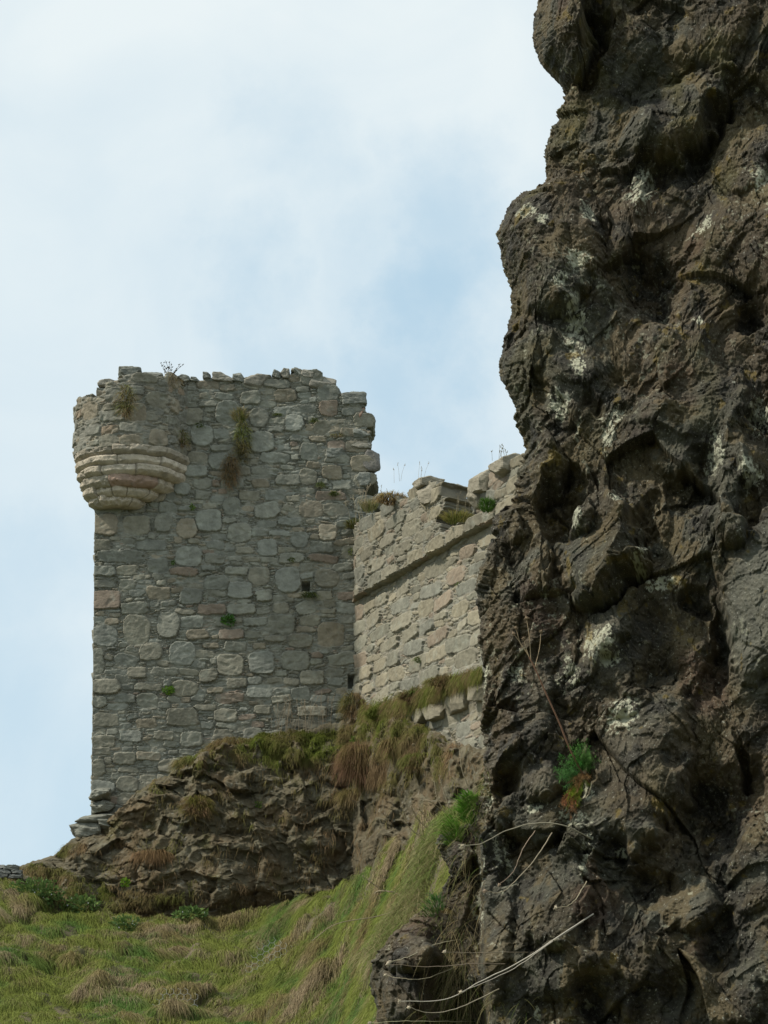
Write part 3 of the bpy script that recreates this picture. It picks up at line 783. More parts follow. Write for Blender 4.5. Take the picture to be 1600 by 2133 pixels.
def build_hill_grass():
    rng = np.random.default_rng(77); n = 260000
    px = rng.uniform(-60, 1080, n); v = rng.uniform(-.02, 1, n)
    P, py = hill_P(px, v); d = hill_disp(P); col = grass_color(P, rng, n)
    f1, f2, r = worley2(P[:, 0]*2.2, P[:, 1]*1.6, 220)
    az = fbm(P, .4, 2, .5, 230)*1.1+(r-.5)*.8
    P[:, 2] += d*.6-.04; P[:, 1] -= d*.4
    d0 = np.stack([-.05+az+rng.normal(0, .22, n), -.65+rng.normal(0, .2, n), .55+rng.normal(0, .2, n)], -1)
    L = rng.uniform(.25, .60, n)*(.6+.7*r)*(1.15-.5*np.clip(f1, 0, 1))
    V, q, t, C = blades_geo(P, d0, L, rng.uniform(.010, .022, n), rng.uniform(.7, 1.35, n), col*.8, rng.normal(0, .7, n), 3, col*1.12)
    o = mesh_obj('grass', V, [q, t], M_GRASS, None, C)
    tag(o, 'long tangled green and straw coloured grass covering the slope', 'grass', kind='stuff')
build_hill_grass()

# grass rooted on the crag: ledges and hanging mats
def crag_point(px, py):
    top = crag_top(px); v = np.clip((py-top)/(2010-top), 0, 1)
    i = np.clip(((px+260)/1560*819), 0, 818); j = np.clip(v*429, 0, 428)
    return CR[np.round(j).astype(int), np.round(i).astype(int)]
def build_crag_grass():
    rng = np.random.default_rng(88)
    # ellipses px, py, rx, ry, density, colour mix (0 green .. 1 brown), hanging 0..1
    E = [(640, 1535, 110, 14, 7000, .25, .3), (560, 1548, 45, 16, 3000, .15, .4), (690, 1560, 60, 24, 6000, .2, .5), (760, 1560, 70, 30, 6000, .35, .7), (830, 1515, 60, 22, 5000, .3, .5), (600, 1590, 60, 20, 3000, .55, .8),
         (760, 1610, 45, 30, 4500, .9, 1), (700, 1625, 60, 20, 2500, .6, .9), (850, 1560, 60, 26, 3000, .6, .9), (920, 1530, 50, 20, 1500, .8, .9), (900, 1600, 40, 25, 1500, .4, .9), (70, 1820, 70, 18, 4500, .45, .4),
         (150, 1770, 35, 14, 1200, .8, .5), (120, 1860, 120, 20, 5000, .3, .4), (250, 1880, 130, 22, 3500, .7, .5), (330, 1640, 40, 14, 900, .8, .8), (60, 1840, 80, 30, 3000, .6, .6), (560, 1870, 200, 25, 1500, .8, .6),
         (300, 1800, 160, 60, 1600, .8, .8), (480, 1690, 200, 60, 1500, .85, .8), (700, 1700, 150, 60, 2200, .85, .9), (760, 1780, 120, 60, 1800, .9, .9), (480, 1800, 200, 60, 1200, .9, .9), (950, 1580, 60, 60, 1500, .8, .9)]
    E += [(80, 1835, 100, 26, 9000, .75, .5), (170, 1850, 70, 24, 4000, .8, .6), (450, 1590, 90, 26, 5000, .5, .6), (560, 1570, 90, 34, 8000, .3, .6), (660, 1560, 90, 40, 9000, .3, .6), (740, 1550, 80, 50, 9000, .35, .7), (800, 1540, 70, 46, 8000, .4, .7), (855, 1535, 50, 40, 5000, .45, .7), (640, 1600, 110, 30, 5000, .6, .9),
          (900, 1570, 50, 40, 3500, .7, .9), (560, 1620, 60, 25, 1600, .7, .9), (800, 1620, 60, 40, 3500, .75, 1.)]
    parts = []
    # strip of turf lodged against the foot of the curtain wall
    n = 11000; t = rng.random(n); sx = np.interp(t, [0, .25, .5, .75, 1], [755, 810, 870, 935, 1004]); sy = np.interp(t, [0, .25, .5, .75, 1], [1492, 1478, 1452, 1424, 1402])+rng.normal(0, 1, n)*np.interp(t, [0, 1], [12, 6])
    k_ = wall_Y(sx)-.30-rng.random(n)*.30
    P = unproj(sx, sy, k_); m = np.clip(.42+rng.normal(0, .25, n)+1.0*perlin(P[:, 0]*2.5, P[:, 1]*2, P[:, 2]*2, 77)-(1450-sy)*0, 0, 1)[:, None]
    col = (np.array([.14, .175, .03])*(1-m)+np.array([.22, .15, .08])*m)*rng.uniform(.7, 1.3, (n, 1))
    d0 = np.stack([-.4+rng.normal(0, .35, n), -.8+rng.normal(0, .25, n), .25+rng.normal(0, .3, n)], -1)
    parts.append(blades_geo(P, d0, rng.uniform(.18, .42, n), rng.uniform(.012, .02, n), rng.uniform(.7, 1.5, n), col*.8, rng.normal(0, .6, n), 3, col*1.12))
    for (cx, cy, rx, ry, n, br, hg) in E:
        a = rng.uniform(0, 2*math.pi, n); r = np.sqrt(rng.uniform(0, 1, n))
        px = cx+rx*r*np.cos(a); py = cy+ry*r*np.sin(a)
        ok = py > crag_top(px)-1; px, py = px[ok], py[ok]; n = len(px)
        P = crag_point(px, py)+np.array([0, .03, 0])
        cl = sstep(fbm(P, 1.2, 3, .5, 240), -.25 if hg < .55 else -.02, .2)
        ok = rng.random(n) < cl+.05; P = P[ok]; n = len(P)
        m = np.clip(br+fbm(P, .9, 2, .5, 241)*1.2+rng.normal(0, .12, n), 0, 1)[:, None]
        col = (np.array([.135, .165, .030])*(1-m)+np.array([.215, .150, .080])*m)*rng.uniform(.7, 1.3, (n, 1))
        d0 = np.stack([rng.normal(-.1, .35, n), -.9+rng.normal(0, .25, n), (.75-hg*.75)+rng.normal(0, .25, n)], -1)
        V, q, t, C = blades_geo(P, d0, rng.uniform(.12, .30, n), rng.uniform(.012, .022, n), rng.uniform(.5, 1.2, n)*(.5+hg), col*.75, rng.normal(0, .6, n), 3, col*1.1)
        parts.append((V, q, t, C))
    V, f, C = join_geo(parts)
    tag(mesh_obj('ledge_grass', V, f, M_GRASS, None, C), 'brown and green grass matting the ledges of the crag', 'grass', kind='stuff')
build_crag_grass()

# ------------------------------------------------------------------ the near cliff on the right
SIL = [(-260, 1190), (-120, 1150), (-60, 1140), (0, 1125), (20, 1118), (40, 1111), (60, 1108), (100, 1110), (130, 1125), (160, 1150), (190, 1178), (205, 1183), (225, 1180), (260, 1165), (300, 1145), (330, 1140),
       (370, 1139), (385, 1134), (400, 1110), (420, 1080), (450, 1048), (475, 1040), (500, 1040), (530, 1045), (560, 1052), (600, 1065), (640, 1070), (670, 1065), (690, 1060), (720, 1050),
       (760, 1042), (780, 1042), (810, 1055), (840, 1071), (870, 1074), (910, 1090), (940, 1097), (965, 1088), (1000, 1085), (1040, 1088), (1058, 1062), (1075, 1036), (1100, 1030), (1130, 1034), (1160, 1030),
       (1190, 1012), (1250, 1003), (1300, 1002), (1350, 1005), (1400, 1012), (1450, 1010), (1500, 1003), (1550, 1008), (1600, 1015), (1650, 1012), (1680, 998), (1715, 980), (1738, 925), (1760, 918),
       (1795, 926), (1830, 945), (1865, 920), (1895, 885), (1935, 845), (1950, 812), (1975, 796), (2000, 782), (2030, 774), (2060, 776), (2100, 790), (2133, 796), (2300, 812)]
# boulders (+) and hollows (-): centre px, radii px, turn deg, height m, profile power
FEAT = [
    (1175, 55, 78, 150, 8, .20, 2.6), (1240, 90, 34, 125, 6, -.30, 3), (1150, 520, 112, 150, -8, .17, 3.2), (1345, 600, 78, 105, 10, -.30, 3), (1400, 640, 60, 60, 0, -.12, 2),
    (1400, 255, 135, 72, -32, .15, 3.5), (1465, 300, 26, 120, 34, -.22, 2.5), (1375, 385, 22, 55, 40, -.16, 2.5), (1240, 470, 40, 30, 0, -.10, 2), (1575, 640, 38, 55, 15, -.24, 3),
    (1135, 985, 48, 80, 6, .13, 2.8), (1172, 1045, 56, 88, 12, -.34, 3), (1150, 950, 30, 20, 0, .05, 2), (1235, 970, 45, 50, 0, .05, 2.2),
    (1250, 1165, 92, 112, 28, .26, 3.2), (1340, 1110, 30, 100, 32, -.22, 2.5), (1290, 1235, 24, 75, 42, -.22, 2.5), (1205, 1105, 26, 34, 0, .10, 2.5),
    (1505, 1095, 42, 66, -6, .16, 3), (1450, 1020, 62, 66, 20, -.22, 2.5), (1565, 1060, 32, 60, 0, -.16, 2.5), (1345, 870, 50, 50, 0, .10, 2.4), (1300, 860, 30, 30, 0, -.05, 2),
    (1570, 1260, 70, 170, 4, .10, 6), (1498, 1345, 26, 105, 2, -.26, 4), (1450, 1260, 36, 36, 0, -.18, 3), (1360, 1280, 40, 40, 0, -.08, 2), (1430, 1370, 38, 60, 0, .06, 2.2),
    (1260, 1330, 46, 130, 30, .11, 3), (1300, 1370, 60, 90, 10, .06, 3), (1120, 1175, 40, 78, 4, .13, 3), (1060, 1095, 32, 38, 0, .10, 2.6), (1045, 1290, 36, 110, 4, .08, 3), (1085, 1260, 12, 90, 4, -.12, 3),
    (1125, 1345, 14, 60, 6, -.20, 3), (1118, 1480, 48, 110, -3, .09, 5), (1186, 1510, 12, 90, -2, -.16, 3), (1170, 1350, 34, 90, 0, .06, 3), (1013, 1500, 16, 24, 0, -.12, 3),
    (1062, 1556, 34, 30, 0, .16, 2.6), (1048, 1640, 26, 62, 4, -.30, 3.5), (1118, 1632, 56, 48, -20, .15, 4), (1132, 1705, 60, 40, -12, .10, 4), (1120, 1672, 60, 9, -18, -.12, 2.5),
    (1330, 1600, 120, 190, 14, .16, 4), (1205, 1640, 26, 60, 20, -.12, 3), (1320, 1690, 8, 90, -8, -.12, 3), (1480, 1700, 95, 115, 14, -.30, 3), (1360, 1850, 50, 62, 0, -.20, 3), (1420, 1580, 30, 70, 24, -.14, 3),
    (1550, 1590, 16, 60, -12, -.24, 3), (1545, 1520, 12, 90, -8, -.16, 3), (1570, 1650, 30, 90, 0, -.16, 3), (1290, 1450, 60, 60, 0, .05, 2), (1280, 1490, 10, 50, 0, -.10, 2.4), (1345, 1480, 10, 40, 0, -.08, 2.4),
    (1162, 1870, 72, 112, 4, .14, 4), (1172, 2030, 70, 62, 0, .12, 3.6), (1235, 2090, 34, 50, 0, -.22, 3), (1235, 1960, 18, 110, -3, .10, 4), (1060, 1840, 20, 30, 20, -.15, 3), (1075, 1745, 18, 26, 0, -.14, 3),
    (1040, 1960, 30, 150, 0, .06, 5), (1280, 1790, 40, 60, 0, -.14, 2.5), (1440, 1890, 62, 66, 0, .15, 3), (1500, 1960, 46, 80, 10, -.26, 3), (1565, 1830, 50, 90, 0, .10, 3), (1330, 2010, 60, 60, 0, .07, 3),
    (1400, 2060, 40, 50, 0, -.14, 3), (1300, 2070, 20, 60, -10, .08, 3), (1530, 2080, 60, 60, 0, .08, 3), (865, 1995, 66, 58, 0, .26, 3.4), (830, 2085, 52, 66, 8, .22, 3), (955, 1782, 34, 40, 0, .16, 3), (965, 1900, 20, 80, 20, .06, 3),
    (930, 2070, 40, 60, 0, -.16, 3), (1505, 470, 60, 80, 10, .06, 3), (1300, 120, 60, 110, 10, .05, 4), (1480, 80, 90, 80, -12, .06, 4), (1550, 330, 60, 90, 20, .07, 3), (1190, 760, 60, 60, 0, .06, 3),
    (1130, 800, 20, 90, -8, -.06, 3), (1235, 850, 24, 50, -20, -.12, 3), (1480, 830, 90, 80, 10, .05, 3), (1570, 900, 40, 60, 0, -.10, 3), (1110, 740, 36, 50, 0, .06, 3), (1400, 960, 50, 40, -10, .06, 3)]
silv, silx = np.array(SIL).T
def build_cliff():
    nv, nu, nb = 1500, 660, 30
    pyr = np.linspace(-240, 2290, nv)
    xs = np.interp(pyr, silv, silx)
    ker = np.exp(-np.linspace(-2, 2, 13)**2); ker /= ker.sum(); xs = np.convolve(np.pad(xs, 6, 'edge'), ker, 'valid')
    z = pyr*.01; xsm = xs.copy()
    xs = xs+4.5*perlin(z*2.3, 0*z, 0*z, 301)+3.0*perlin(z*6, 0*z, 0*z, 302)+2.6*perlin(z*15, 0*z, 0*z, 303)+2.0*perlin(z*31, 0*z, 0*z, 304)
    u = np.linspace(0, 1, nu)
    px = xs[:, None]+(1700-xs[:, None])*(u[None, :]**1.08); py = pyr[:, None]+np.zeros((1, nu))
    dx = (u[None, :]**1.08)*(1700-xsm[:, None])*.002
    r = .30
    Y = 10.9-np.sqrt(np.clip(r*r-(r-np.minimum(dx, r))**2, 0, None))-.55*np.clip(dx-r, 0, None)
    # lower left: rocks on the bank stand a little behind the main face
    edge = np.interp(pyr, [-300, 1640, 1700, 1760, 1900, 2000, 2300], [-500, -500, 985, 1000, 1006, 1010, 1020])[:, None]
    edge = edge+6*perlin(py*.03, 0*py, 0*py, 305)
    low = (1-sstep(px, edge-10, edge+12))*sstep(py, 1650, 1740)
    Y = 10.9-(10.9-Y)*(1-low*.35)+low*.25
    # a general lean and large swells
    Y = Y+.10*np.sin(py/330.+.6)+.0002*(1066-py)
    P = unproj(px, py, Y)
    a = perlin(px*.010, py*.010, 0*px, 310)*26+perlin(px*.03, py*.03, 0*px, 311)*12+perlin(px*.09, py*.09, 0*px, 315)*3
    b = perlin(px*.010, py*.010, 0*px+4, 312)*26+perlin(px*.03, py*.03, 0*px+4, 313)*12+perlin(px*.09, py*.09, 0*px+4, 316)*3
    lob = 1+.38*fbm(np.stack([px*.011, py*.011, 0*px+2], -1), 1, 4, .6, 317)
    mod = np.clip(1+1.0*fbm(np.stack([px*.02, py*.016, 0*px+8], -1), 1, 4, .6, 318), .35, 1.6)
    D = np.zeros_like(px); cav = np.zeros_like(px); bol = np.zeros_like(px)
    for (cx, cy, rx, ry, an, h, p) in FEAT:
        if min(rx, ry) <= 14 and h < 0: continue
        t = math.radians(an); x = px+a-cx; y = py+b-cy
        xr = (x*math.cos(t)+y*math.sin(t))/rx; yr = (-x*math.sin(t)+y*math.cos(t))/ry
        q = np.sqrt(xr*xr+yr*yr)*lob
        dome = np.power(np.clip(1-np.power(q, p), 0, 1), .6) if h > 0 else np.power(np.clip(1-q**2.2, 0, 1), 1.15)
        # boulders overhang towards their lower right side
        lean = .45+.75*np.clip((xr*math.cos(t)-yr*math.sin(t))*.45+(xr*math.sin(t)+yr*math.cos(t))*.40+.35, 0, 1.1)
        D = D+(1.40*h*dome*lean if h > 0 else (.62 if rx != 78 else .45)*h*dome*mod)
        if h < 0: cav = np.maximum(cav, dome)
        else: bol = np.maximum(bol, dome)
    W = P+.10*np.stack([perlin(P[..., 0]*3, P[..., 2]*3, 0*px, 320), 0*px, perlin(P[..., 0]*3, P[..., 2]*3, 0*px+5, 321)], -1)
    # grain of the rock runs steeply down to the left
    ca, sa = math.cos(.42), math.sin(.42)
    G = np.stack([(W[..., 0]*ca-W[..., 2]*sa)*1.0, W[..., 1], (W[..., 0]*sa+W[..., 2]*ca)*.45], -1)
    big = .15*fbm(W, .9, 3, .5, 330, stretch=(1, 1, .8))+.055*fbm(G, 2.4, 4, .55, 331, ridged=True)*(1-.6*bol)
    n = .040*fbm(G, 6, 4, .6, 335)*(1-.4*bol)
    rg = sstep(fbm(W, .9, 2, .5, 336), -.1, .25)      # some stretches are rough, others weathered smooth
    for sc, hh, s, thr in ((4.2, .055, 340, .66), (10, .022, 342, .66), (26, .009, 344, .55)):
        f1, f2, rr = worley2(W[..., 0]*sc+.3*perlin(P[..., 0]*sc*1.3, P[..., 2]*sc*1.3, 0*px, s+5), W[..., 2]*sc*.7+.3*perlin(P[..., 0]*sc*1.3, P[..., 2]*sc*1.3, 0*px+3, s+6), s)
        n = n+hh*np.where(rr > thr, np.sqrt(np.clip(1-(f1/(.25+.5*rr))**2, 0, 1)), 0)*(1-.7*bol)*(.4+.8*rg)
    n = n+.022*fbm(W, 8, 4, .6, 332)*(.6+.6*rg)+.0085*fbm(W, 30, 4, .65, 333, ridged=True)+.008*fbm(W, 70, 3, .6, 334)
    f1, f2, rr = worley2(P[..., 0]*40, P[..., 2]*34, 350)
    n = n-.006*(rr > .86)*(1-sstep(f1, .1, .42))
    fa, fe = facets(W[..., 0]*2.6+W[..., 2]*1.1, W[..., 2]*1.9-W[..., 0]*.9, 345, .22, .16); fb, fe2 = facets(G[..., 0]*8, G[..., 2]*11, 346, .042, .038); fc, fe3 = facets(G[..., 0]*24, G[..., 2]*34, 347, .018, .012)
    big = big+fa*(.40+.45*rg)*(1-.6*bol)-.010*(1-sstep(fe, 0, .05))*rg
    n = n+fb*(.5+.6*rg)*(1-.5*bol)+fc*.9*(1-.35*bol)
    e = sstep(dx, 0, .08)
    ph = np.sqrt(np.clip(1-np.minimum(dx, r)/r, 0, 1))    # 1 at the silhouette, 0 on the face
    D = D*sstep(dx, -.01, .09)*1.05+big*e
    P2 = P.copy(); P2[..., 1] -= (D+n)*.94; P2[..., 0] -= D*.16*sstep(dx, .04, .35)+n*(.12+.38*ph); P2[..., 2] += .04*D*e
    B = []
    for k in range(nb, 0, -1):
        t = k/nb; q = P2[:, 0].copy(); ra = 1+2.4*t/q[:, 1:2]; q = CAM+(q-CAM)*ra; q[:, 0] += .35*t*t+.12*t
        q[:, 0] += .10*np.abs(fbm(q, 2.5, 4, .6, 360))*min(1, t*5); B.append(q)
    A = np.concatenate([np.stack(B, 1), P2], 1)
    # colour: brown basalt, grey crust, olive and ochre moss, pale lichen patches
    pxa = np.concatenate([np.repeat(px[:, :1], nb, 1), px], 1); pya = np.concatenate([np.repeat(py[:, :1], nb, 1), py], 1)
    c = np.array([.082, .064, .042])+np.zeros(A.shape)
    def mixc(c, w, k): w = np.clip(w, 0, 1)[..., None]; return c*(1-w)+np.array(k)*w
    n1 = fbm(A, 1.6, 4, .6, 370); n2 = fbm(A, 4.5, 4, .6, 371); n3 = fbm(A, 2.6, 4, .6, 372)
    c = mixc(c, sstep(n1, -.02, .12), (.100, .092, .072)); c = mixc(c, sstep(n2, .04, .2)*.9, (.150, .112, .064)); n4 = fbm(A, .8, 3, .5, 376); c = mixc(c, sstep(n4, .02, .2)*.55, (.125, .088, .058)); c = mixc(c, sstep(-n2, .06, .22)*.85, (.046, .040, .033))
    c = mixc(c, sstep(n3, .05, .30)*sstep(pya-pxa*.0, 1150, 100)*.75, (.125, .105, .040))
    c = mixc(c, sstep(n3, .10, .30)*.3, (.095, .080, .035))
    red = sstep(fbm(A, 2.0, 3, .5, 374), .20, .38); c = mixc(c, red*.5, (.115, .062, .042))
    # grey speckled slab at the right edge, grey crust on the lower middle
    sl = 1-sstep(np.hypot((pxa-1585)/95, (pya-1290)/190), .6, 1.05); c = mixc(c, sl*.75, (.17, .165, .145))
    for (cx, cy, rx, ry, am) in [(1130, 1640, 75, 60, .5), (1130, 1490, 55, 110, .45), (1265, 1360, 70, 120, .45), (1230, 1690, 60, 60, .4), (1080, 1950, 60, 200, .2), (1330, 1560, 120, 120, .3), (1290, 1300, 50, 60, .4)]:
        w = 1-sstep(np.hypot((pxa-cx)/rx, (pya-cy)/ry), .3, 1.1); c = mixc(c, w*am*(.6+n2), (.19, .18, .155))
    # lichen patches
    ln = .35*fbm(A, 13, 3, .6, 380)+.95*fbm(A, 48, 3, .7, 385); ls = np.zeros(pxa.shape)
    for (cx, cy, rx, ry) in [(1330, 400, 36, 50), (1222, 450, 14, 30), (1215, 570, 36, 30), (1090, 465, 26, 22), (1125, 485, 14, 22), (1200, 700, 30, 75), (1195, 780, 26, 30), (1170, 620, 20, 24), (1275, 900, 26, 50), (1270, 940, 14, 30), (1170, 860, 30, 40), (1465, 465, 16, 30),
                             (1210, 910, 12, 26), (1200, 1110, 26, 30), (1290, 1060, 14, 14), (1340, 1180, 16, 50), (1230, 1660, 22, 24), (1200, 1715, 40, 30), (1225, 1800, 10, 70), (1055, 1800, 14, 90), (1110, 1690, 40, 14), (1120, 2110, 14, 30), (1255, 1355, 36, 50), (1450, 670, 14, 12), (1490, 960, 24, 50), (1220, 1790, 8, 60),
                             (1075, 1400, 20, 26), (1025, 1660, 14, 50), (1280, 1775, 24, 14), (1380, 1220, 50, 22), (1590, 380, 30, 40), (1010, 1420, 20, 40), (1000, 1880, 8, 120), (1030, 1760, 10, 60), (1300, 1500, 40, 50), (1180, 1410, 20, 40), (1580, 860, 30, 60), (1560, 1010, 30, 40)]:
        ls = np.maximum(ls, 1-sstep(np.hypot((pxa+14*n2*3-cx)/rx, (pya+20*n3-cy)/ry), .2, 1.25))
    li = sstep(ln+ls*.36, .24, .29)*np.clip(ls*2, 0, 1); c = mixc(c, li*.9, (.40, .39, .31))
    sp = sstep(fbm(A, 26, 3, .6, 381), .25, .31)*sstep(fbm(A, 2.2, 2, .5, 382), .0, .3); c = mixc(c, sp*.7, (.33, .32, .25))
    och = sstep(fbm(A, 8, 4, .6, 383), .28, .38); c = mixc(c, och*.6, (.22, .15, .03))
    c = c*np.array([.57, .59, .52])+c*.35*np.clip(li+sp*.6, 0, 1)[..., None]
    o = mesh_obj('cliff', A.reshape(-1, 3), [grid_faces(nv, nu+nb)], M_CLIFF, None, c)
    tag(o, kind='structure', label='dark lumpy volcanic rock face looming at the right')
    return P2, px, py, xs, pyr
CL, clpx, clpy, clxs, clpyr = build_cliff()
def cliff_point(px, py):
    j = np.clip(np.round((np.asarray(py)+240)/2530*1499), 0, 1499).astype(int)
    x0 = clxs[j]; u = np.clip((px-x0)/(1700-x0), 0, 1)**(1/1.08)
    return CL[j, np.clip(np.round(u*659), 0, 659).astype(int)]
def cliff_Y(px, py): return float(cliff_point(px, py)[1])

# ------------------------------------------------------------------ plants growing on the stonework
GREEN, DKGREEN, BRIGHT, TAN, BROWN, STRAW = (.15, .18, .04), (.07, .10, .035), (.10, .20, .04), (.33, .25, .14), (.24, .155, .085), (.42, .34, .19)
def tuft(name, pos, n, rad, L, c1, c2, hang, seed, label, cat='grass tuft', group=None, wd=.016, flat=.5, lean=(0, 0)):
    """pos world; rad (rx, rz) metres spread on the face; hang 0 upright .. 1 hanging"""
    rng = np.random.default_rng(seed)
    a = rng.uniform(0, 2*math.pi, n); r = np.sqrt(rng.random(n))
    B = np.array(pos)+np.stack([rad[0]*r*np.cos(a), rng.uniform(-.5, .5, n)*flat*min(rad), rad[1]*r*np.sin(a)], -1)
    m = np.clip(.5+.5*perlin(B[:, 0]*3/max(rad)*.6, B[:, 1], B[:, 2]*3/max(rad)*.6, seed)*1.6+rng.normal(0, .2, n)+.35*(r*np.sin(a)), 0, 1)[:, None]
    col = (np.array(c2)*(1-m)+np.array(c1)*m)*rng.uniform(.7, 1.3, (n, 1))
    d0 = np.stack([np.cos(a)*r*.8+rng.normal(0, .25, n)+lean[0], -.7*hang-.2+rng.normal(0, .25, n), (1-hang)*1.0+.25+rng.normal(0, .25, n)+lean[1]], -1)
    V, q, t, C = blades_geo(B, d0, rng.uniform(.5, 1.1, n)*L, np.full(n, wd), rng.uniform(.6, 1.2, n)*(.15+hang*1.2), col*.8, rng.normal(0, .7, n), 3, col*1.1)
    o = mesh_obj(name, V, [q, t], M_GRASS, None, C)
    return tag(o, label, cat, group)

def sprig(name, pos, n, rad, leaf, c1, c2, seed, label, cat='plant', group=None, flowers=0, parent=None):
    rng = np.random.default_rng(seed)
    D = rng.normal(size=(n, 3)); D /= np.linalg.norm(D, axis=1, keepdims=True)
    B = np.array(pos)+D*np.array(rad)*rng.random((n, 1))**.4*np.array([1, .6, 1])
    T = D+rng.normal(0, .5, (n, 3))+np.array([0, -.3, .2]); T /= np.linalg.norm(T, axis=1, keepdims=True)
    S = np.cross(T, rng.normal(size=(n, 3))); S /= np.linalg.norm(S, axis=1, keepdims=True)
    l = leaf*rng.uniform(.6, 1.3, (n, 1))
    V = np.stack([B-S*l*.1, B+T*l*.5-S*l*.32, B+T*l, B+T*l*.5+S*l*.32], 1).reshape(-1, 3)
    q = (np.arange(n)*4)[:, None]+np.array([[0, 1, 2, 3]])
    m = rng.random((n, 1)); c = np.repeat((np.array(c1)*m+np.array(c2)*(1-m))*rng.uniform(.75, 1.25, (n, 1)), 4, 0)
    geo = [(V, q, None, c)]
    if flowers:
        F_ = B[rng.integers(0, n, flowers)]+np.array([0, -.04, .02])
        s = leaf*.42
        V2 = np.stack([F_+np.array([-s, 0, 0])*.5, F_+np.array([0, 0, -s])*.5, F_+np.array([s, 0, 0])*.5, F_+np.array([0, 0, s])*.5], 1).reshape(-1, 3)
        geo.append((V2, (np.arange(flowers)*4)[:, None]+np.array([[0, 1, 2, 3]]), None, np.full((flowers*4, 3), .6)))
    V, f, C = join_geo(geo)
    return tag(mesh_obj(name, V, f, M_GRASS, parent, C), label, cat, group)

G1 = 'grass and weeds rooted in the tower masonry'
def onT(px, py, o=.10): return unproj(px, py, TY-o)
tuft('grass_tuft', unproj(262, 838, TY-1.6), 520, (.20, .55), .45, GREEN, BROWN, .7, 601, 'brown and green grass hanging on the round turret below the highest left stone', group=G1)
tuft('grass_tuft', onT(500, 868), 260, (.22, .22), .40, STRAW, GREEN, .3, 602, 'pale straw grass tuft at the top of the green streak on the tower face', group=G1)
tuft('grass_tuft', onT(506, 920), 700, (.20, .72), .32, GREEN, (.17, .14, .05), .7, 603, 'green grass in the middle of the hanging streak on the tower face', group=G1)
tuft('grass_tuft', onT(480, 980), 520, (.20, .62), .38, (.17, .13, .05), BROWN, .9, 604, 'brown dying grass at the foot of the hanging streak on the tower face', group=G1)
tuft('grass_tuft', onT(378, 915, .3), 300, (.18, .30), .32, GREEN, BROWN, .7, 605, 'green brown tuft hanging over the right end of the top corbel course', group=G1)
tuft('grass_tuft', onT(654, 877), 120, (.10, .08), .18, DKGREEN, GREEN, .5, 607, 'small green tuft between two reddish stones high on the tower', group=G1)
tuft('grass_tuft', onT(578, 865), 110, (.14, .06), .14, GREEN, DKGREEN, .5, 608, 'short low tuft left of the large brown stone near the tower top', group=G1)
tuft('grass_tuft', onT(702, 908), 120, (.20, .07), .14, (.24, .24, .09), TAN, .5, 609, 'yellowish moss clump near the right broken edge of the tower', 'moss', group=G1)
tuft('grass_tuft', onT(668, 1010), 110, (.10, .10), .2, DKGREEN, GREEN, .7, 610, 'dark green tuft left of the broken tower edge, above the parapet height', group=G1)
tuft('grass_tuft', onT(697, 1030), 120, (.13, .08), .22, GREEN, DKGREEN, .5, 611, 'green tuft low on the right of the tower, level with its joint to the parapet', group=G1)
tuft('grass_tuft', onT(645, 1240), 240, (.22, .10), .28, GREEN, DKGREEN, .6, 612, 'green grass tuft growing just under the square hole in the tower', group=G1)
tuft('grass_tuft', onT(415, 886, .2), 110, (.12, .10), .18, DKGREEN, GREEN, .6, 613, 'little dark tuft on the tower face right of the round turret', group=G1)
sprig('ivy_sprig', onT(475, 1292), 170, (.20, .1, .17), .09, BRIGHT, (.08, .19, .05), 620, 'bright green leafy sprig in the middle of the tower face', group=G1)
sprig('fern_sprig', onT(351, 1437), 140, (.20, .1, .12), .08, (.16, .27, .03), BRIGHT, 621, 'yellow green fern sprig low on the left part of the tower', group=G1)
sprig('weed_sprig', onT(401, 1056), 60, (.07, .06, .10), .06, BRIGHT, GREEN, 622, 'tiny green weed on the tower right of the lowest corbels', group=G1)
sprig('weed_sprig', onT(360, 1172), 40, (.06, .06, .06), .06, BRIGHT, DKGREEN, 623, 'tiny ivy weed left of centre on the tower face', group=G1)
sprig('weed_sprig', onT(607, 1166), 46, (.12, .06, .06), .06, GREEN, DKGREEN, 624, 'tiny weed above and left of the square hole', group=G1)
sprig('weed_sprig', onT(730, 1150), 40, (.06, .06, .12), .06, GREEN, DKGREEN, 625, 'tiny weed in the joint between tower and curtain wall', group=G1)
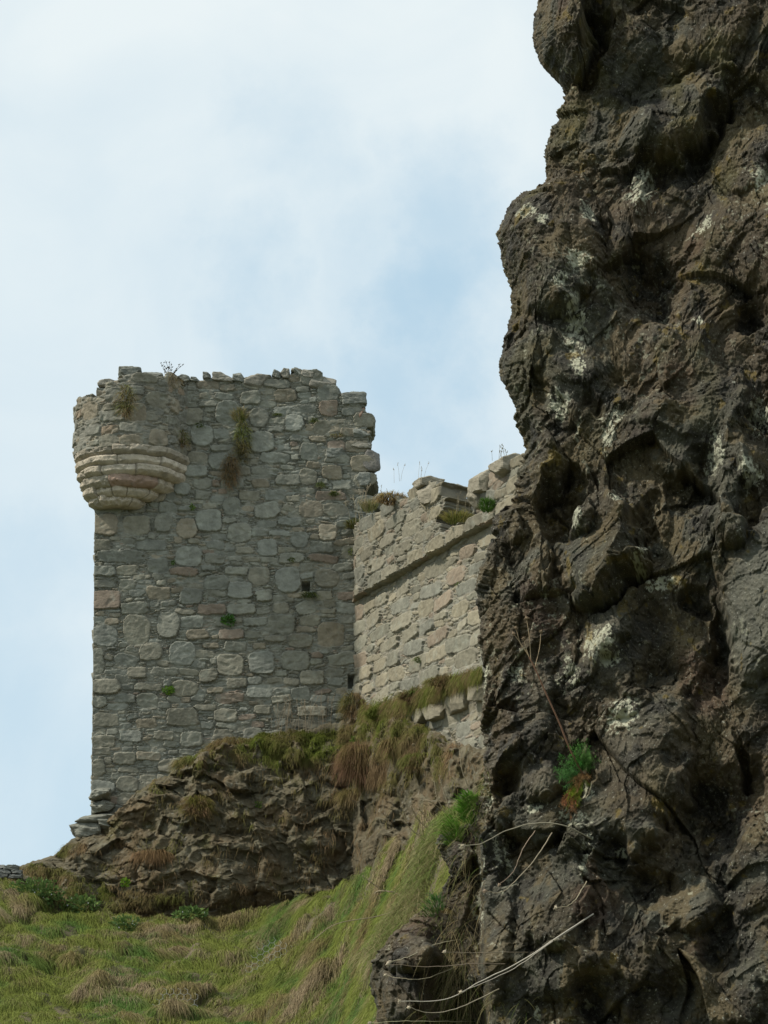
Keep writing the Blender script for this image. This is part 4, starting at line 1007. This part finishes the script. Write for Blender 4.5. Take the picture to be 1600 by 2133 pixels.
# twiggy weed on the tower head
def twiggy():
    rng = np.random.default_rng(640); b = unproj(354, 784, TY-.9); t = empty('twiggy_weed', b)
    tag(t, 'leggy dry weed standing against the sky on the tower top', 'plant', G1)
    geo = []; lv = []
    for i in range(9):
        dx = rng.uniform(-.3, .3); h = rng.uniform(.25, .62)
        p = [b+np.array([dx*.3, 0, 0]), b+np.array([dx*.8, .02, h*.5]), b+np.array([dx*1.4+rng.normal(0, .05), 0, h])]
        geo.append(tube_geo(p, .008, .005, (.12, .09, .05), 4, 8))
        for k in range(4): lv.append(p[1]+(p[2]-p[1])*rng.random()+rng.normal(0, .02, 3))
    for p_ in lv: geo.append(tube_geo([p_+[-.02, 0, -.02], p_, p_+[.02, 0, .02]], .018, .006, (.07, .07, .05), 4, 4))
    V, f, C = join_geo(geo); mesh_obj('stem', V, f, M_STALK, t, C)
    rg = rng; n = 260
    B = b+np.stack([rng.normal(0, .20, n), rng.normal(0, .1, n), rng.normal(-.1, .08, n)], -1)
    d0 = np.stack([rng.normal(0, .6, n), rng.normal(-.4, .3, n), rng.normal(.3, .4, n)], -1)
    col = np.array([.19, .15, .08])*rng.uniform(.6, 1.4, (n, 1))
    V, q, tt, C = blades_geo(B, d0, rng.uniform(.1, .28, n), np.full(n, .014), rng.uniform(.4, 1.2, n), col, rng.normal(0, .7, n))
    mesh_obj('withered_foliage', V, [q, tt], M_GRASS, t, C)
twiggy()

# ---- on the curtain wall
G2 = 'grass and weeds on the curtain wall'
def onW(px, py, out=.35):
    s, z = wall_from_px(px, py); return wall_pt(np.float64(s), z, out)
def seed_stems(name, pos, n, spread, L, col, seed, label, group=None, r=.005, cat='grass'):
    rng = np.random.default_rng(seed); geo = []
    for i in range(n):
        b = np.array(pos)+np.array([rng.uniform(-1, 1)*spread, rng.normal(0, .1), 0]); l = L*rng.uniform(.6, 1.1); dx = rng.normal(.05, .22)*l
        p = [b, b+[dx*.3, -.02, l*.5], b+[dx, -.05, l]]
        geo.append(tube_geo(p, r, r*.6, np.array(col)*rng.uniform(.7, 1.2), 4, 8))
        for k in range(5):
            c = p[2]-(p[2]-p[1])*k*.06+rng.normal(0, .012, 3); geo.append(tube_geo([c, c+np.array([dx*.05, 0, .03])], r*1.7, r*.8, np.array(col)*.8, 4, 3))
    V, f, C = join_geo(geo); return tag(mesh_obj(name, V, f, M_STALK, None, C), label, cat, group)
tuft('grass_tussock', onW(838, 1044), 900, (.42, .20), .42, (.36, .28, .10), BROWN, .55, 650, 'brown grass tussock on the parapet top left of the tall merlon', 'grass tussock', G2)
tuft('grass_tuft', onW(790, 1062), 260, (.22, .16), .38, STRAW, GREEN, .1, 651, 'straw coloured tuft on the parapet head next to the tower', group=G2)
tuft('grass_tuft', unproj(738, 1095, TY-.3), 320, (.26, .14), .36, GREEN, (.15, .12, .04), .4, 652, 'green tuft in the corner where parapet meets tower', group=G2)
tuft('grass_tuft', onW(965, 1085, .2), 420, (.40, .16), .40, (.42, .36, .13), GREEN, .25, 653, 'yellow grass growing in the gap of the parapet', group=G2)
tuft('grass_tuft', onW(1045, 1058, .45), 520, (.20, .20), .24, BRIGHT, (.08, .17, .03), .3, 654, 'vivid green cushion of grass on the parapet near the dark cliff', group=G2)
tuft('grass_tuft', onW(876, 1376, .06), 160, (.12, .10), .2, GREEN, BRIGHT, .5, 655, 'small green tuft on the sunlit lower part of the curtain wall', group=G2)
tuft('grass_tuft', onW(958, 1218, .06), 40, (.05, .05), .14, GREEN, BRIGHT, .5, 656, 'speck of green weed in the upper sunlit masonry below the ledge', group=G2)
seed_stems('seeding_grass', unproj(745, 1092, TY-.35), 7, .35, 1.1, (.38, .32, .2), 660, 'thin pale seeding grass stalks against the tower above the parapet corner', G2)
seed_stems('seeding_grass', onW(795, 1050), 8, .35, .55, (.36, .3, .2), 661, 'fine seeding grass against the sky beside the tower', G2)
seed_stems('seeding_grass', onW(880, 1005), 7, .6, .55, (.36, .3, .2), 662, 'sparse seed heads above the tall merlon', G2, .004)
seed_stems('seeding_grass', onW(990, 1070), 8, .25, .55, (.22, .19, .12), 663, 'dark seeding grass in the parapet gap left of the right merlon', G2)
seed_stems('seeding_grass', onW(1068, 962), 9, .3, .4, (.20, .18, .10), 664, 'small seeding weeds on the highest merlon by the cliff', G2)
seed_stems('seeding_grass', onW(925, 1092), 6, .2, .5, (.45, .38, .24), 665, 'bleached stalks rising from the yellow grass in the parapet gap', G2)

# ---- tussocks on the crag
G3 = 'grass tussocks hanging over the crag'
def onC(px, py): return crag_point(np.array([float(px)]), np.array([float(py)]))[0]+np.array([0, -.06, 0])
def onCT(px, py): # near the top edge: on the masonry line
    return unproj(px, py, float(crag_Y(np.array([float(px)]), np.array([0.]))[0])-.25)
TUSS = [ # px, py, rx, rz, L, n, top, under, hang, label
    (408, 1592, .62, .26, .50, 1500, GREEN, BROWN, .75, 'leftmost overhanging grass tussock at the foot of the tower'),
    (492, 1556, .80, .26, .55, 1900, (.17, .16, .05), BROWN, .75, 'wide brown tussock bulging over the crag second from the left'),
    (560, 1560, .35, .30, .42, 900, GREEN, (.17, .15, .06), .8, 'green fringe of grass hanging beside the wide brown tussock'),
    (735, 1470, .28, .42, .50, 1100, (.13, .13, .04), BROWN, .8, 'tall shaggy tussock in the corner between tower and curtain wall'),
    (940, 1422, .70, .16, .40, 1300, GREEN, BROWN, .6, 'slanting brown tussock against the curtain wall, highest of all on the crag'),
    (868, 1452, .50, .18, .40, 1200, (.11, .17, .03), BROWN, .6, 'green topped mat of grass left of the slanting brown tussock'),
    (800, 1490, .55, .20, .40, 1200, GREEN, GREEN, .5, 'green grass mat where curtain wall meets the crag'),
    (755, 1592, .62, .55, .60, 1900, (.20, .15, .06), (.19, .105, .07), .95, 'large reddish brown mass of grass drooping down the crag'),
    (740, 1658, .50, .22, .40, 900, (.20, .17, .06), TAN, .9, 'straw fringe below the large reddish brown grass mass'),
    (418, 1692, .46, .34, .34, 1100, (.15, .15, .03), BROWN, .7, 'round isolated green brown tussock in the middle of the crag'),
    (325, 1786, .55, .14, .42, 800, (.20, .13, .06), BROWN, .9, 'rusty brown grass fringe on the lower left of the crag'),
    (240, 1755, .30, .16, .30, 500, (.16, .14, .05), BROWN, .7, 'small dull tuft on the crag below the stepped footing stones'),
    (875, 1590, .50, .24, .36, 900, GREEN, BROWN, .8, 'mossy tuft on the right of the crag beneath the footing blocks'),
    (830, 1560, .40, .24, .40, 800, (.17, .16, .05), BROWN, .9, 'olive tuft between the reddish mass and the footing blocks'),
    (948, 1575, .20, .40, .45, 500, BROWN, TAN, 1., 'narrow brown streak of dead grass hanging near the cliff'),
    (630, 1545, .60, .22, .40, 1300, GREEN, (.12, .15, .03), .55, 'bright green turf edge on the ledge under the tower')]
for i, (px, py, rx, rz, L, n, c1, c2, hg, lb) in enumerate(TUSS):
    pos = onCT(px, py) if py < crag_top(px)+40 else onC(px, py)
    if px > 780 and py < 1500: pos = unproj(px, py, float(wall_Y(np.float64(px)))-.5)
    tuft('grass_tussock', pos, n, (rx, rz), L, c1, c2, hg, 700+i, lb, 'grass tussock', G3, wd=.018, flat=1.4)
sprig('weed_sprig', onC(265, 1843), 80, (.12, .1, .12), .09, (.22, .33, .03), BRIGHT, 730, 'bright yellow green weed low on the left of the crag', group='green weeds on the crag')
sprig('weed_sprig', onC(541, 1683), 60, (.10, .1, .08), .08, BRIGHT, GREEN, 731, 'small green weed halfway up the crag', group='green weeds on the crag')
sprig('weed_sprig', onCT(478, 1588), 110, (.16, .1, .12), .09, BRIGHT, GREEN, 732, 'green weed under the wide brown tussock', group='green weeds on the crag')
sprig('leafy_weed', onC(745, 1555), 200, (.22, .1, .25), .09, BRIGHT, GREEN, 733, 'lush green leaves on the ledge in front of the curtain wall foot', group='green weeds on the crag')
seed_stems('dry_grass_stalks', onCT(640, 1528), 34, 1.0, 1.25, (.27, .22, .15), 740, 'thicket of pale dry stalks at the foot of the tower', None, .006)
seed_stems('dry_grass_stalks', onCT(580, 1535), 8, .4, .7, (.27, .22, .15), 741, 'few dry stalks left of the pale thicket', None, .005)

# ---- on the hillside
def onH(px, py):
    top = np.interp(px, hcx, hcy); P, _ = hill_P(np.array([float(px)]), np.array([(py-top)/(2170-top)])); d = hill_disp(P); P[:, 2] += d*.6; P[:, 1] -= d*.4
    return P[0]
for i, (px, py, rx, rz, n, fl, lb) in enumerate([(75, 1885, .85, .45, 900, 14, 'bushy grey green herb with white flowers at the left edge of the slope'), (170, 1900, .6, .3, 500, 8, 'low leafy herb with white flowers left of the slope crest'),
        (262, 1945, .5, .3, 420, 12, 'low herb dotted with white flowers under the crag'), (400, 1935, .5, .2, 350, 6, 'small pale flowering herb along the foot of the crag')]):
    sprig('flowering_herb', onH(px, py)+np.array([0, -.1, .12]), n, (rx, .5, rz), .12, (.10, .17, .06), (.13, .19, .05), 750+i, lb, 'shrub', 'flowering herbs on the slope', flowers=fl)
def netting(px, py, nx, ny, tilt, seed, label):
    c = onH(px, py); rng = np.random.default_rng(seed); s = .105; geo = []
    ca, sa = math.cos(tilt), math.sin(tilt)
    def pt(u, v):
        x = u*ca-v*sa; z = u*sa+v*ca
        return c+np.array([x, -.38-.5*(-z)*.6, z*.9+.10])+.03*np.array([0, perlin(np.float32([u*3]), np.float32([v*3]), np.float32([0]), seed)[0], 0])
    for i in range(nx):
        for j in range(ny):
            u = (i-nx/2+.5)*s*1.73; v = (j-ny/2)*s*1.5+0
            if (abs(i-nx/2+.5)/(nx/2))**2+(abs(j-ny/2+.5)/(ny/2))**2 > 1.15: continue
            if j % 2: u += s*.866
            P = [pt(u+s*math.sin(k*math.pi/3), v+s*math.cos(k*math.pi/3)) for k in range(6)]
            for a, b in ((0, 1), (1, 2), (2, 3)): geo.append(tube_geo([P[a], P[b]], 0.0042, .0042, (.30, .31, .30), 4, 2))
            geo.append(tube_geo([P[3], P[4]], 0.0042, .0042, (.30, .31, .30), 4, 2))
    V, f, C = join_geo(geo); tag(mesh_obj('wire_netting', V, f, M_WIRE, None, C), label, 'wire netting')
netting(565, 2018, 6, 9, -.5, 1, 'grey hexagonal wire netting showing through the grass in the middle of the slope')
netting(365, 2120, 6, 5, 0, 2, 'patch of hexagonal wire netting at the bottom edge of the slope')
# low drystone wall on the far left skyline
dw = empty('drystone_wall', unproj(10, 1815, 74)); tag(dw, 'low dark drystone wall on the skyline at the far left', 'wall')
rngw = np.random.default_rng(9)
for r_ in range(3):
    x = -60
    while x < 46-r_*6:
        w = rngw.uniform(16, 30); stone_part('wall_stone', dw, x+w/2, 1826-r_*9, 74.6, w*.0155, .16, .5, 900+int(x)+r_*100, (.16, .165, .15), rngw.normal(0, .05), 0, box=.9, facets=5); x += w

# ------------------------------------------------------------------ plants close to the camera
def near_pt(px, py, d=.08):
    return unproj(px, py, cliff_Y(px, py)-d)
def near_grass():
    rng = np.random.default_rng(808); parts = []
    R = [ # cx, cy, rx, ry, n, L, lean x, lean z, droop, green mix
        (985, 1690, 24, 60, 420, .16, -.5, .5, .7, .8), (955, 1745, 30, 40, 320, .15, -.6, .3, .7, .5), (975, 1830, 30, 60, 420, .18, -.5, .2, .9, .4), (930, 1880, 40, 50, 420, .18, -.6, .3, .8, .45), (970, 1930, 34, 60, 520, .20, -.5, .2, 1.1, .35),
        (955, 2010, 40, 60, 620, .20, -.4, .2, 1.2, .3), (970, 2080, 40, 50, 420, .2, -.5, .3, 1.1, .55), (940, 2125, 60, 40, 620, .22, -.5, .5, .7, .8), (1010, 1640, 14, 50, 140, .10, -.4, .3, .8, .5), (1080, 2110, 50, 40, 90, .14, -.5, .5, .6, .6),
        (905, 1930, 26, 34, 260, .16, -.7, .3, .8, .6), (1000, 1870, 14, 120, 260, .12, -.3, 0, 1.1, .4)]
    for (cx, cy, rx, ry, n, L, lx, lz, dr, gm) in R:
        n = int(n*(.42 if cy > 1940 or cy < 1700 else .2)); L *= .72
        px = cx+rng.normal(0, .55, n)*rx; py = cy+rng.normal(0, .55, n)*ry
        px = np.maximum(px, np.interp(py, silv, silx)+5)
        B = cliff_point(px, py)+np.array([0, .01, 0])
        m = np.clip(gm+rng.normal(0, .3, n), 0, 1)[:, None]
        col = (np.array([.10, .14, .03])*m+np.array([.34, .26, .15])*(1-m))*rng.uniform(.6, 1.25, (n, 1))
        d0 = np.stack([lx+rng.normal(0, .75, n), -.6+rng.normal(0, .4, n), lz+rng.normal(0, .7, n)], -1)
        parts.append(blades_geo(B, d0, L*rng.uniform(.5, 1.3, n), rng.uniform(.0018, .0034, n), dr*rng.uniform(.5, 1.4, n), col*.8, rng.normal(0, .7, n), 6, col*1.1))
    V, f, C = join_geo(parts)
    tag(mesh_obj('bank_grass', V, f, M_GRASS, None, C), 'long curling grass growing out of the near rocks', 'grass', kind='stuff')
near_grass()
def near_tuft(px, py, n, rpx, L, c1, c2, lean, wd, seed, label):
    p = near_pt(px, py, .05)
    o = tuft('broad_grass_tuft', p, n, (rpx*.002, rpx*.003), L, c1, c2, .35, seed, label, 'grass tuft', 'broad leaved tufts by the near rocks', wd=wd, lean=lean)
near_tuft(978, 1688, 260, 22, .10, (.15, .32, .04), (.11, .22, .035), (-.5, .4), .0065, 820, 'vivid green broad bladed tuft right above the dark rock nub')
near_tuft(945, 1738, 200, 22, .09, (.14, .30, .04), (.12, .20, .035), (-.6, .3), .0055, 821, 'green tuft immediately left of the vivid broad bladed one, over the slope')
near_tuft(905, 1895, 130, 20, .10, (.09, .22, .06), (.13, .18, .05), (-.6, .4), .0045, 822, 'blue green tuft above the large dark boulder')

# bank of grass behind the near rocks: between the slope and the cliff
def mid_bank():
    rng = np.random.default_rng(830); n = 4400
    py = rng.uniform(1690, 2000, n); edge = np.interp(py, [1690, 1750, 1800, 1880, 1940, 2000], [965, 915, 900, 868, 835, 790]); px = edge+rng.uniform(-45, 20, n)*np.interp(py, [1690, 2000], [.6, 1.])
    B = unproj(px, py, 11.6+.3*rng.random(n)+(edge-px)*.004)
    m = np.clip(.55+rng.normal(0, .3, n)+.8*perlin(B[:, 0]*4, B[:, 1]*0, B[:, 2]*4, 3), 0, 1)[:, None]
    col = (np.array([.15, .23, .045])*m+np.array([.34, .28, .15])*(1-m))*rng.uniform(.7, 1.25, (n, 1))
    d0 = np.stack([-.5+rng.normal(0, .35, n), -.2+rng.normal(0, .3, n), .5+rng.normal(0, .35, n)], -1)
    V, q, t, C = blades_geo(B, d0, .095*rng.uniform(.5, 1.3, n), rng.uniform(.002, .0045, n), rng.uniform(.4, 1.3, n), col*.8, rng.normal(0, .7, n), 5, col*1.1)
    tag(mesh_obj('verge_grass', V, [q, t], M_GRASS, None, C), 'sharp green and straw grass on the edge beside the near rocks', 'grass', kind='stuff')
mid_bank()

# ---- dry flower stems
def head_geo(p, r, col, seed):
    rng = np.random.default_rng(seed); geo = []
    v, q, t, c = rock_geo(p, (r*1.5, r*1.5, r*1.5), seed, col, .1, .25, 9); geo.append((v, q, None, c))
    for i in range(9):
        d = rng.normal(size=3); d /= np.linalg.norm(d); geo.append(tube_geo([p+d*r*.4, p+d*r*1.45], r*.28, r*.08, np.array(col)*rng.uniform(.7, 1.3), 4, 3))
    return join_geo(geo)
STEMS = [ # path px, depth in front of cliff at root / at tip, radius m, colour, label
    ([(1236, 1904), (1160, 1955), (1080, 2002), (1000, 2045), (930, 2082), (832, 2086)], .0032, (.42, .38, .31), 'longest bleached stem sweeping down left from the cliff, ending lowest'),
    ([(1215, 1920), (1150, 1964), (1070, 2015), (960, 2067)], .0026, (.36, .32, .26), 'short companion stem running just beneath the longest bleached stem'),
    ([(1232, 1748), (1180, 1722), (1120, 1716), (1060, 1730), (1005, 1757), (964, 1762)], .0028, (.27, .24, .17), 'arched stem over the grey rocks with its head at the dark nub'),
    ([(1150, 1735), (1118, 1785), (1070, 1842), (1040, 1860), (1010, 1856)], .0024, (.30, .25, .17), 'hanging stem curling left to a pale head against black rock'),
    ([(1122, 1722), (1092, 1765), (1068, 1815), (1040, 1843)], .0022, (.27, .20, .14), 'reddish hanging stem just left of the curling one'),
    ([(1222, 1836), (1205, 1866), (1185, 1885), (1158, 1891)], .0022, (.34, .29, .19), 'short curved stem with a cream head on the reddish boulder'),
    ([(1100, 1984), (1040, 1984), (980, 1988), (926, 1983)], .0018, (.20, .16, .11), 'thin dark horizontal stem with a cream head, upper of two'),
    ([(1052, 2008), (980, 2007), (900, 2013), (808, 2008)], .0019, (.22, .17, .12), 'thin dark horizontal stem reaching the large dark boulder, lower of two'),
    ([(960, 1956), (900, 1972), (850, 1992), (812, 2004)], .0019, (.40, .36, .24), 'pale straight stem slanting across the large dark boulder'),
    ([(960, 2010), (890, 2038), (840, 2042), (803, 2031)], .0016, (.30, .26, .17), 'faint stem sagging under the horizontal ones over the boulder'),
    ([(1040, 2060), (960, 2098), (900, 2106), (852, 2099)], .0020, (.36, .31, .22), 'low bleached stem with a small head near the bottom edge'),
    ([(990, 2128), (920, 2126), (850, 2128), (770, 2131)], .0016, (.38, .36, .22), 'straw stem lying along the very bottom of the picture')]
rngk = np.random.default_rng(12)
for i, (pp, r, c, lb) in enumerate(STEMS):
    m = len(pp); Ys = [cliff_Y(x, y) for x, y in pp]
    yb = Ys[0]; P = []
    for k, (x, y) in enumerate(pp):
        P.append(unproj(x, y, min(yb, Ys[k]) - .09-.08*k/(m-1) if k else yb))
    P = np.array(P); Yr = P[:, 1].copy()
    for k in range(1, m): Yr[k] = min(Yr[k], Yr[k-1]+.06)
    for k in range(1, m): P[k] = unproj(pp[k][0], pp[k][1], Yr[k])
    root = empty('dry_flower_stem', P[0]); tag(root, lb, 'dry stem', 'dry flower stems hanging from the cliff')
    P[1:-1] += rngk.normal(0, .004, (m-2, 3)); P = smooth_path(P, 22); P[1:-1] += rngk.normal(0, .0009, (20, 3))
    V, q, t, C = tube_geo(P, r*1.1, r*.5, c, 6, 66); mesh_obj('stem', V, [q], M_STALK, root, C)
    V, f, C = head_geo(P[-1], .0085 if i not in (4, 9) else .007, [(.45, .38, .27), (.30, .22, .15)][i in (4, 3)], 850+i); mesh_obj('seed_head', V, f, M_STALK, root, C)
# far sticks rising from the bank
rngs = np.random.default_rng(861)
for i, (pp, lb) in enumerate([([(950, 1735), (930, 1695), (912, 1665), (905, 1628)], 'tallest bleached stick above the slope, left of the vivid green tuft'), ([(938, 1690), (925, 1650), (915, 1615)], 'short bleached stick above the tallest one'),
        ([(975, 1640), (962, 1600), (957, 1560), (935, 1520)], 'bent stick nearest the cliff against the footing stones'), ([(925, 1745), (890, 1725), (870, 1705), (856, 1680)], 'knotted stick leaning left, lower of the fan'),
        ([(920, 1770), (880, 1745), (850, 1720), (838, 1682)], 'outermost left stick of the fan over the grass'), ([(930, 1752), (905, 1735), (885, 1700), (872, 1685)], 'thin stick in the middle of the fan'),
        ([(900, 1885), (820, 1860), (790, 1850), (755, 1825)], 'long thin stalk reaching far left over the slope'), ([(830, 1896), (780, 1910), (700, 1925), (650, 1960)], 'pale stalk bending over the slope, longest on the left'),
        ([(780, 1862), (790, 1856), (824, 1858)], 'short dark horizontal twig over the slope'), ([(945, 1715), (935, 1700), (900, 1672), (875, 1668)], 'finest twig lying left across the fan')]):
    P = np.array([unproj(x, y, 12.2-.05*k) for k, (x, y) in enumerate(pp)]); root = empty('bare_stalk', P[0]); tag(root, lb, 'dry stalk', 'bare stalks rising from the bank')
    c = (.50, .42, .30) if i < 3 else (.34, .28, .18)
    V, q, t, C = tube_geo(P, .0030, .0018, c, 5, 24); mesh_obj('stem', V, [q], M_STALK, root, C)
    n = 9; S_ = smooth_path(P, 30); geo = [tube_geo(S_[-10:], .0021, .0019, c, 5, 10)]
    for k in range(n):
        p = S_[29-k]; d = np.array([rngs.normal(0, 1), -.4, rngs.normal(.6, .6)]); d /= np.linalg.norm(d); geo.append(tube_geo([p, p+d*.009], .0026, .001, np.array(c)*.85, 4, 3))
    V, f, C = join_geo(geo); mesh_obj('seed_spike', V, f, M_STALK, root, C)

# ---- the feathery green and red plant with its tall dry stalk
def feathery():
    base = near_pt(1225, 1622, .02); Yb = float(base[1])
    root = empty('feathery_plant', base); tag(root, 'feathery green plant turning red, with one tall brown stalk, rooted in the cliff', 'plant')
    def q_(x, y, d): return unproj(x, y, Yb-d)
    P = [q_(1228, 1632, .0), q_(1210, 1605, .05), q_(1185, 1555, .08), (q_(1165, 1505, .09)), q_(1140, 1450, .10), q_(1118, 1400, .11), q_(1102, 1368, .11)]
    geo = [tube_geo(P, .0052, .0028, (.16, .085, .05), 8, 60)]
    tips = [(1091, 1330, 1096, 1350), (1070, 1320, 1086, 1342), (1097, 1288, 1103, 1330), (1127, 1316, 1124, 1350), (1075, 1308, 1084, 1340)]
    starts = [(1102, 1368), (1100, 1364), (1106, 1376), (1114, 1392), (1098, 1358)]
    for (tx, ty, mx, my), (sx, sy) in zip(tips, starts): geo.append(tube_geo([q_(sx, sy, .11), q_(mx, my, .115), q_(tx, ty, .12)], .0020, .0013, (.34, .25, .15), 5, 14))
    V, f, C = join_geo(geo); mesh_obj('stalk', V, f, M_STALK, root, C)
    for k, (tx, ty, _, _) in enumerate(tips+[(1040, 1332, 0, 0)][:0]):
        V, f, C = head_geo(q_(tx, ty, .12), .0085, (.17, .12, .07), 870+k); mesh_obj('seed_head', V, f, M_STALK, root, C)
    rng = np.random.default_rng(880); parts = []
    for (cx, cy, tx, ty, n, c1, c2) in [(1218, 1600, 1212, 1560, 26, (.07, .17, .045), (.12, .22, .06)), (1212, 1608, 1232, 1575, 20, (.08, .17, .045), (.12, .22, .06)), (1210, 1615, 1170, 1612, 28, (.06, .16, .045), (.10, .20, .06)), (1210, 1622, 1195, 1655, 24, (.12, .20, .03), (.20, .24, .03)),
                                       (1205, 1635, 1184, 1685, 18, (.30, .115, .06), (.22, .13, .06)), (1212, 1615, 1205, 1632, 16, (.22, .14, .06), (.28, .17, .08)), (1218, 1600, 1195, 1570, 14, (.05, .18, .035), (.08, .22, .04))]:
        for i in range(n):   # pinnate fronds: a rib with fine side needles, each with finer ones
            a = q_(cx+rng.normal(0, 4), cy+rng.normal(0, 4), .02+rng.uniform(0, .03)); b = q_(tx+rng.normal(0, 13), ty+rng.normal(0, 12), .05+rng.uniform(0, .06))
            col = np.array(c1)+(np.array(c2)-np.array(c1))*rng.random()
            t = rng.uniform(.15, 1, 60)[:, None]; B = a+(b-a)*t; ax = (b-a)/np.linalg.norm(b-a)
            D = rng.normal(size=(60, 3)); D = D-(D@ax)[:, None]*ax*.9+ax*.5
            parts.append(blades_geo(B, D, rng.uniform(.008, .022, 60), np.full(60, .0019), np.full(60, .2), np.tile(col, (60, 1))*1.2, rng.normal(0, 1, 60), 2, np.tile(col, (60, 1))*1.7))
    V, f, C = join_geo(parts); mesh_obj('foliage', V, f, M_GRASS, root, C)
feathery()
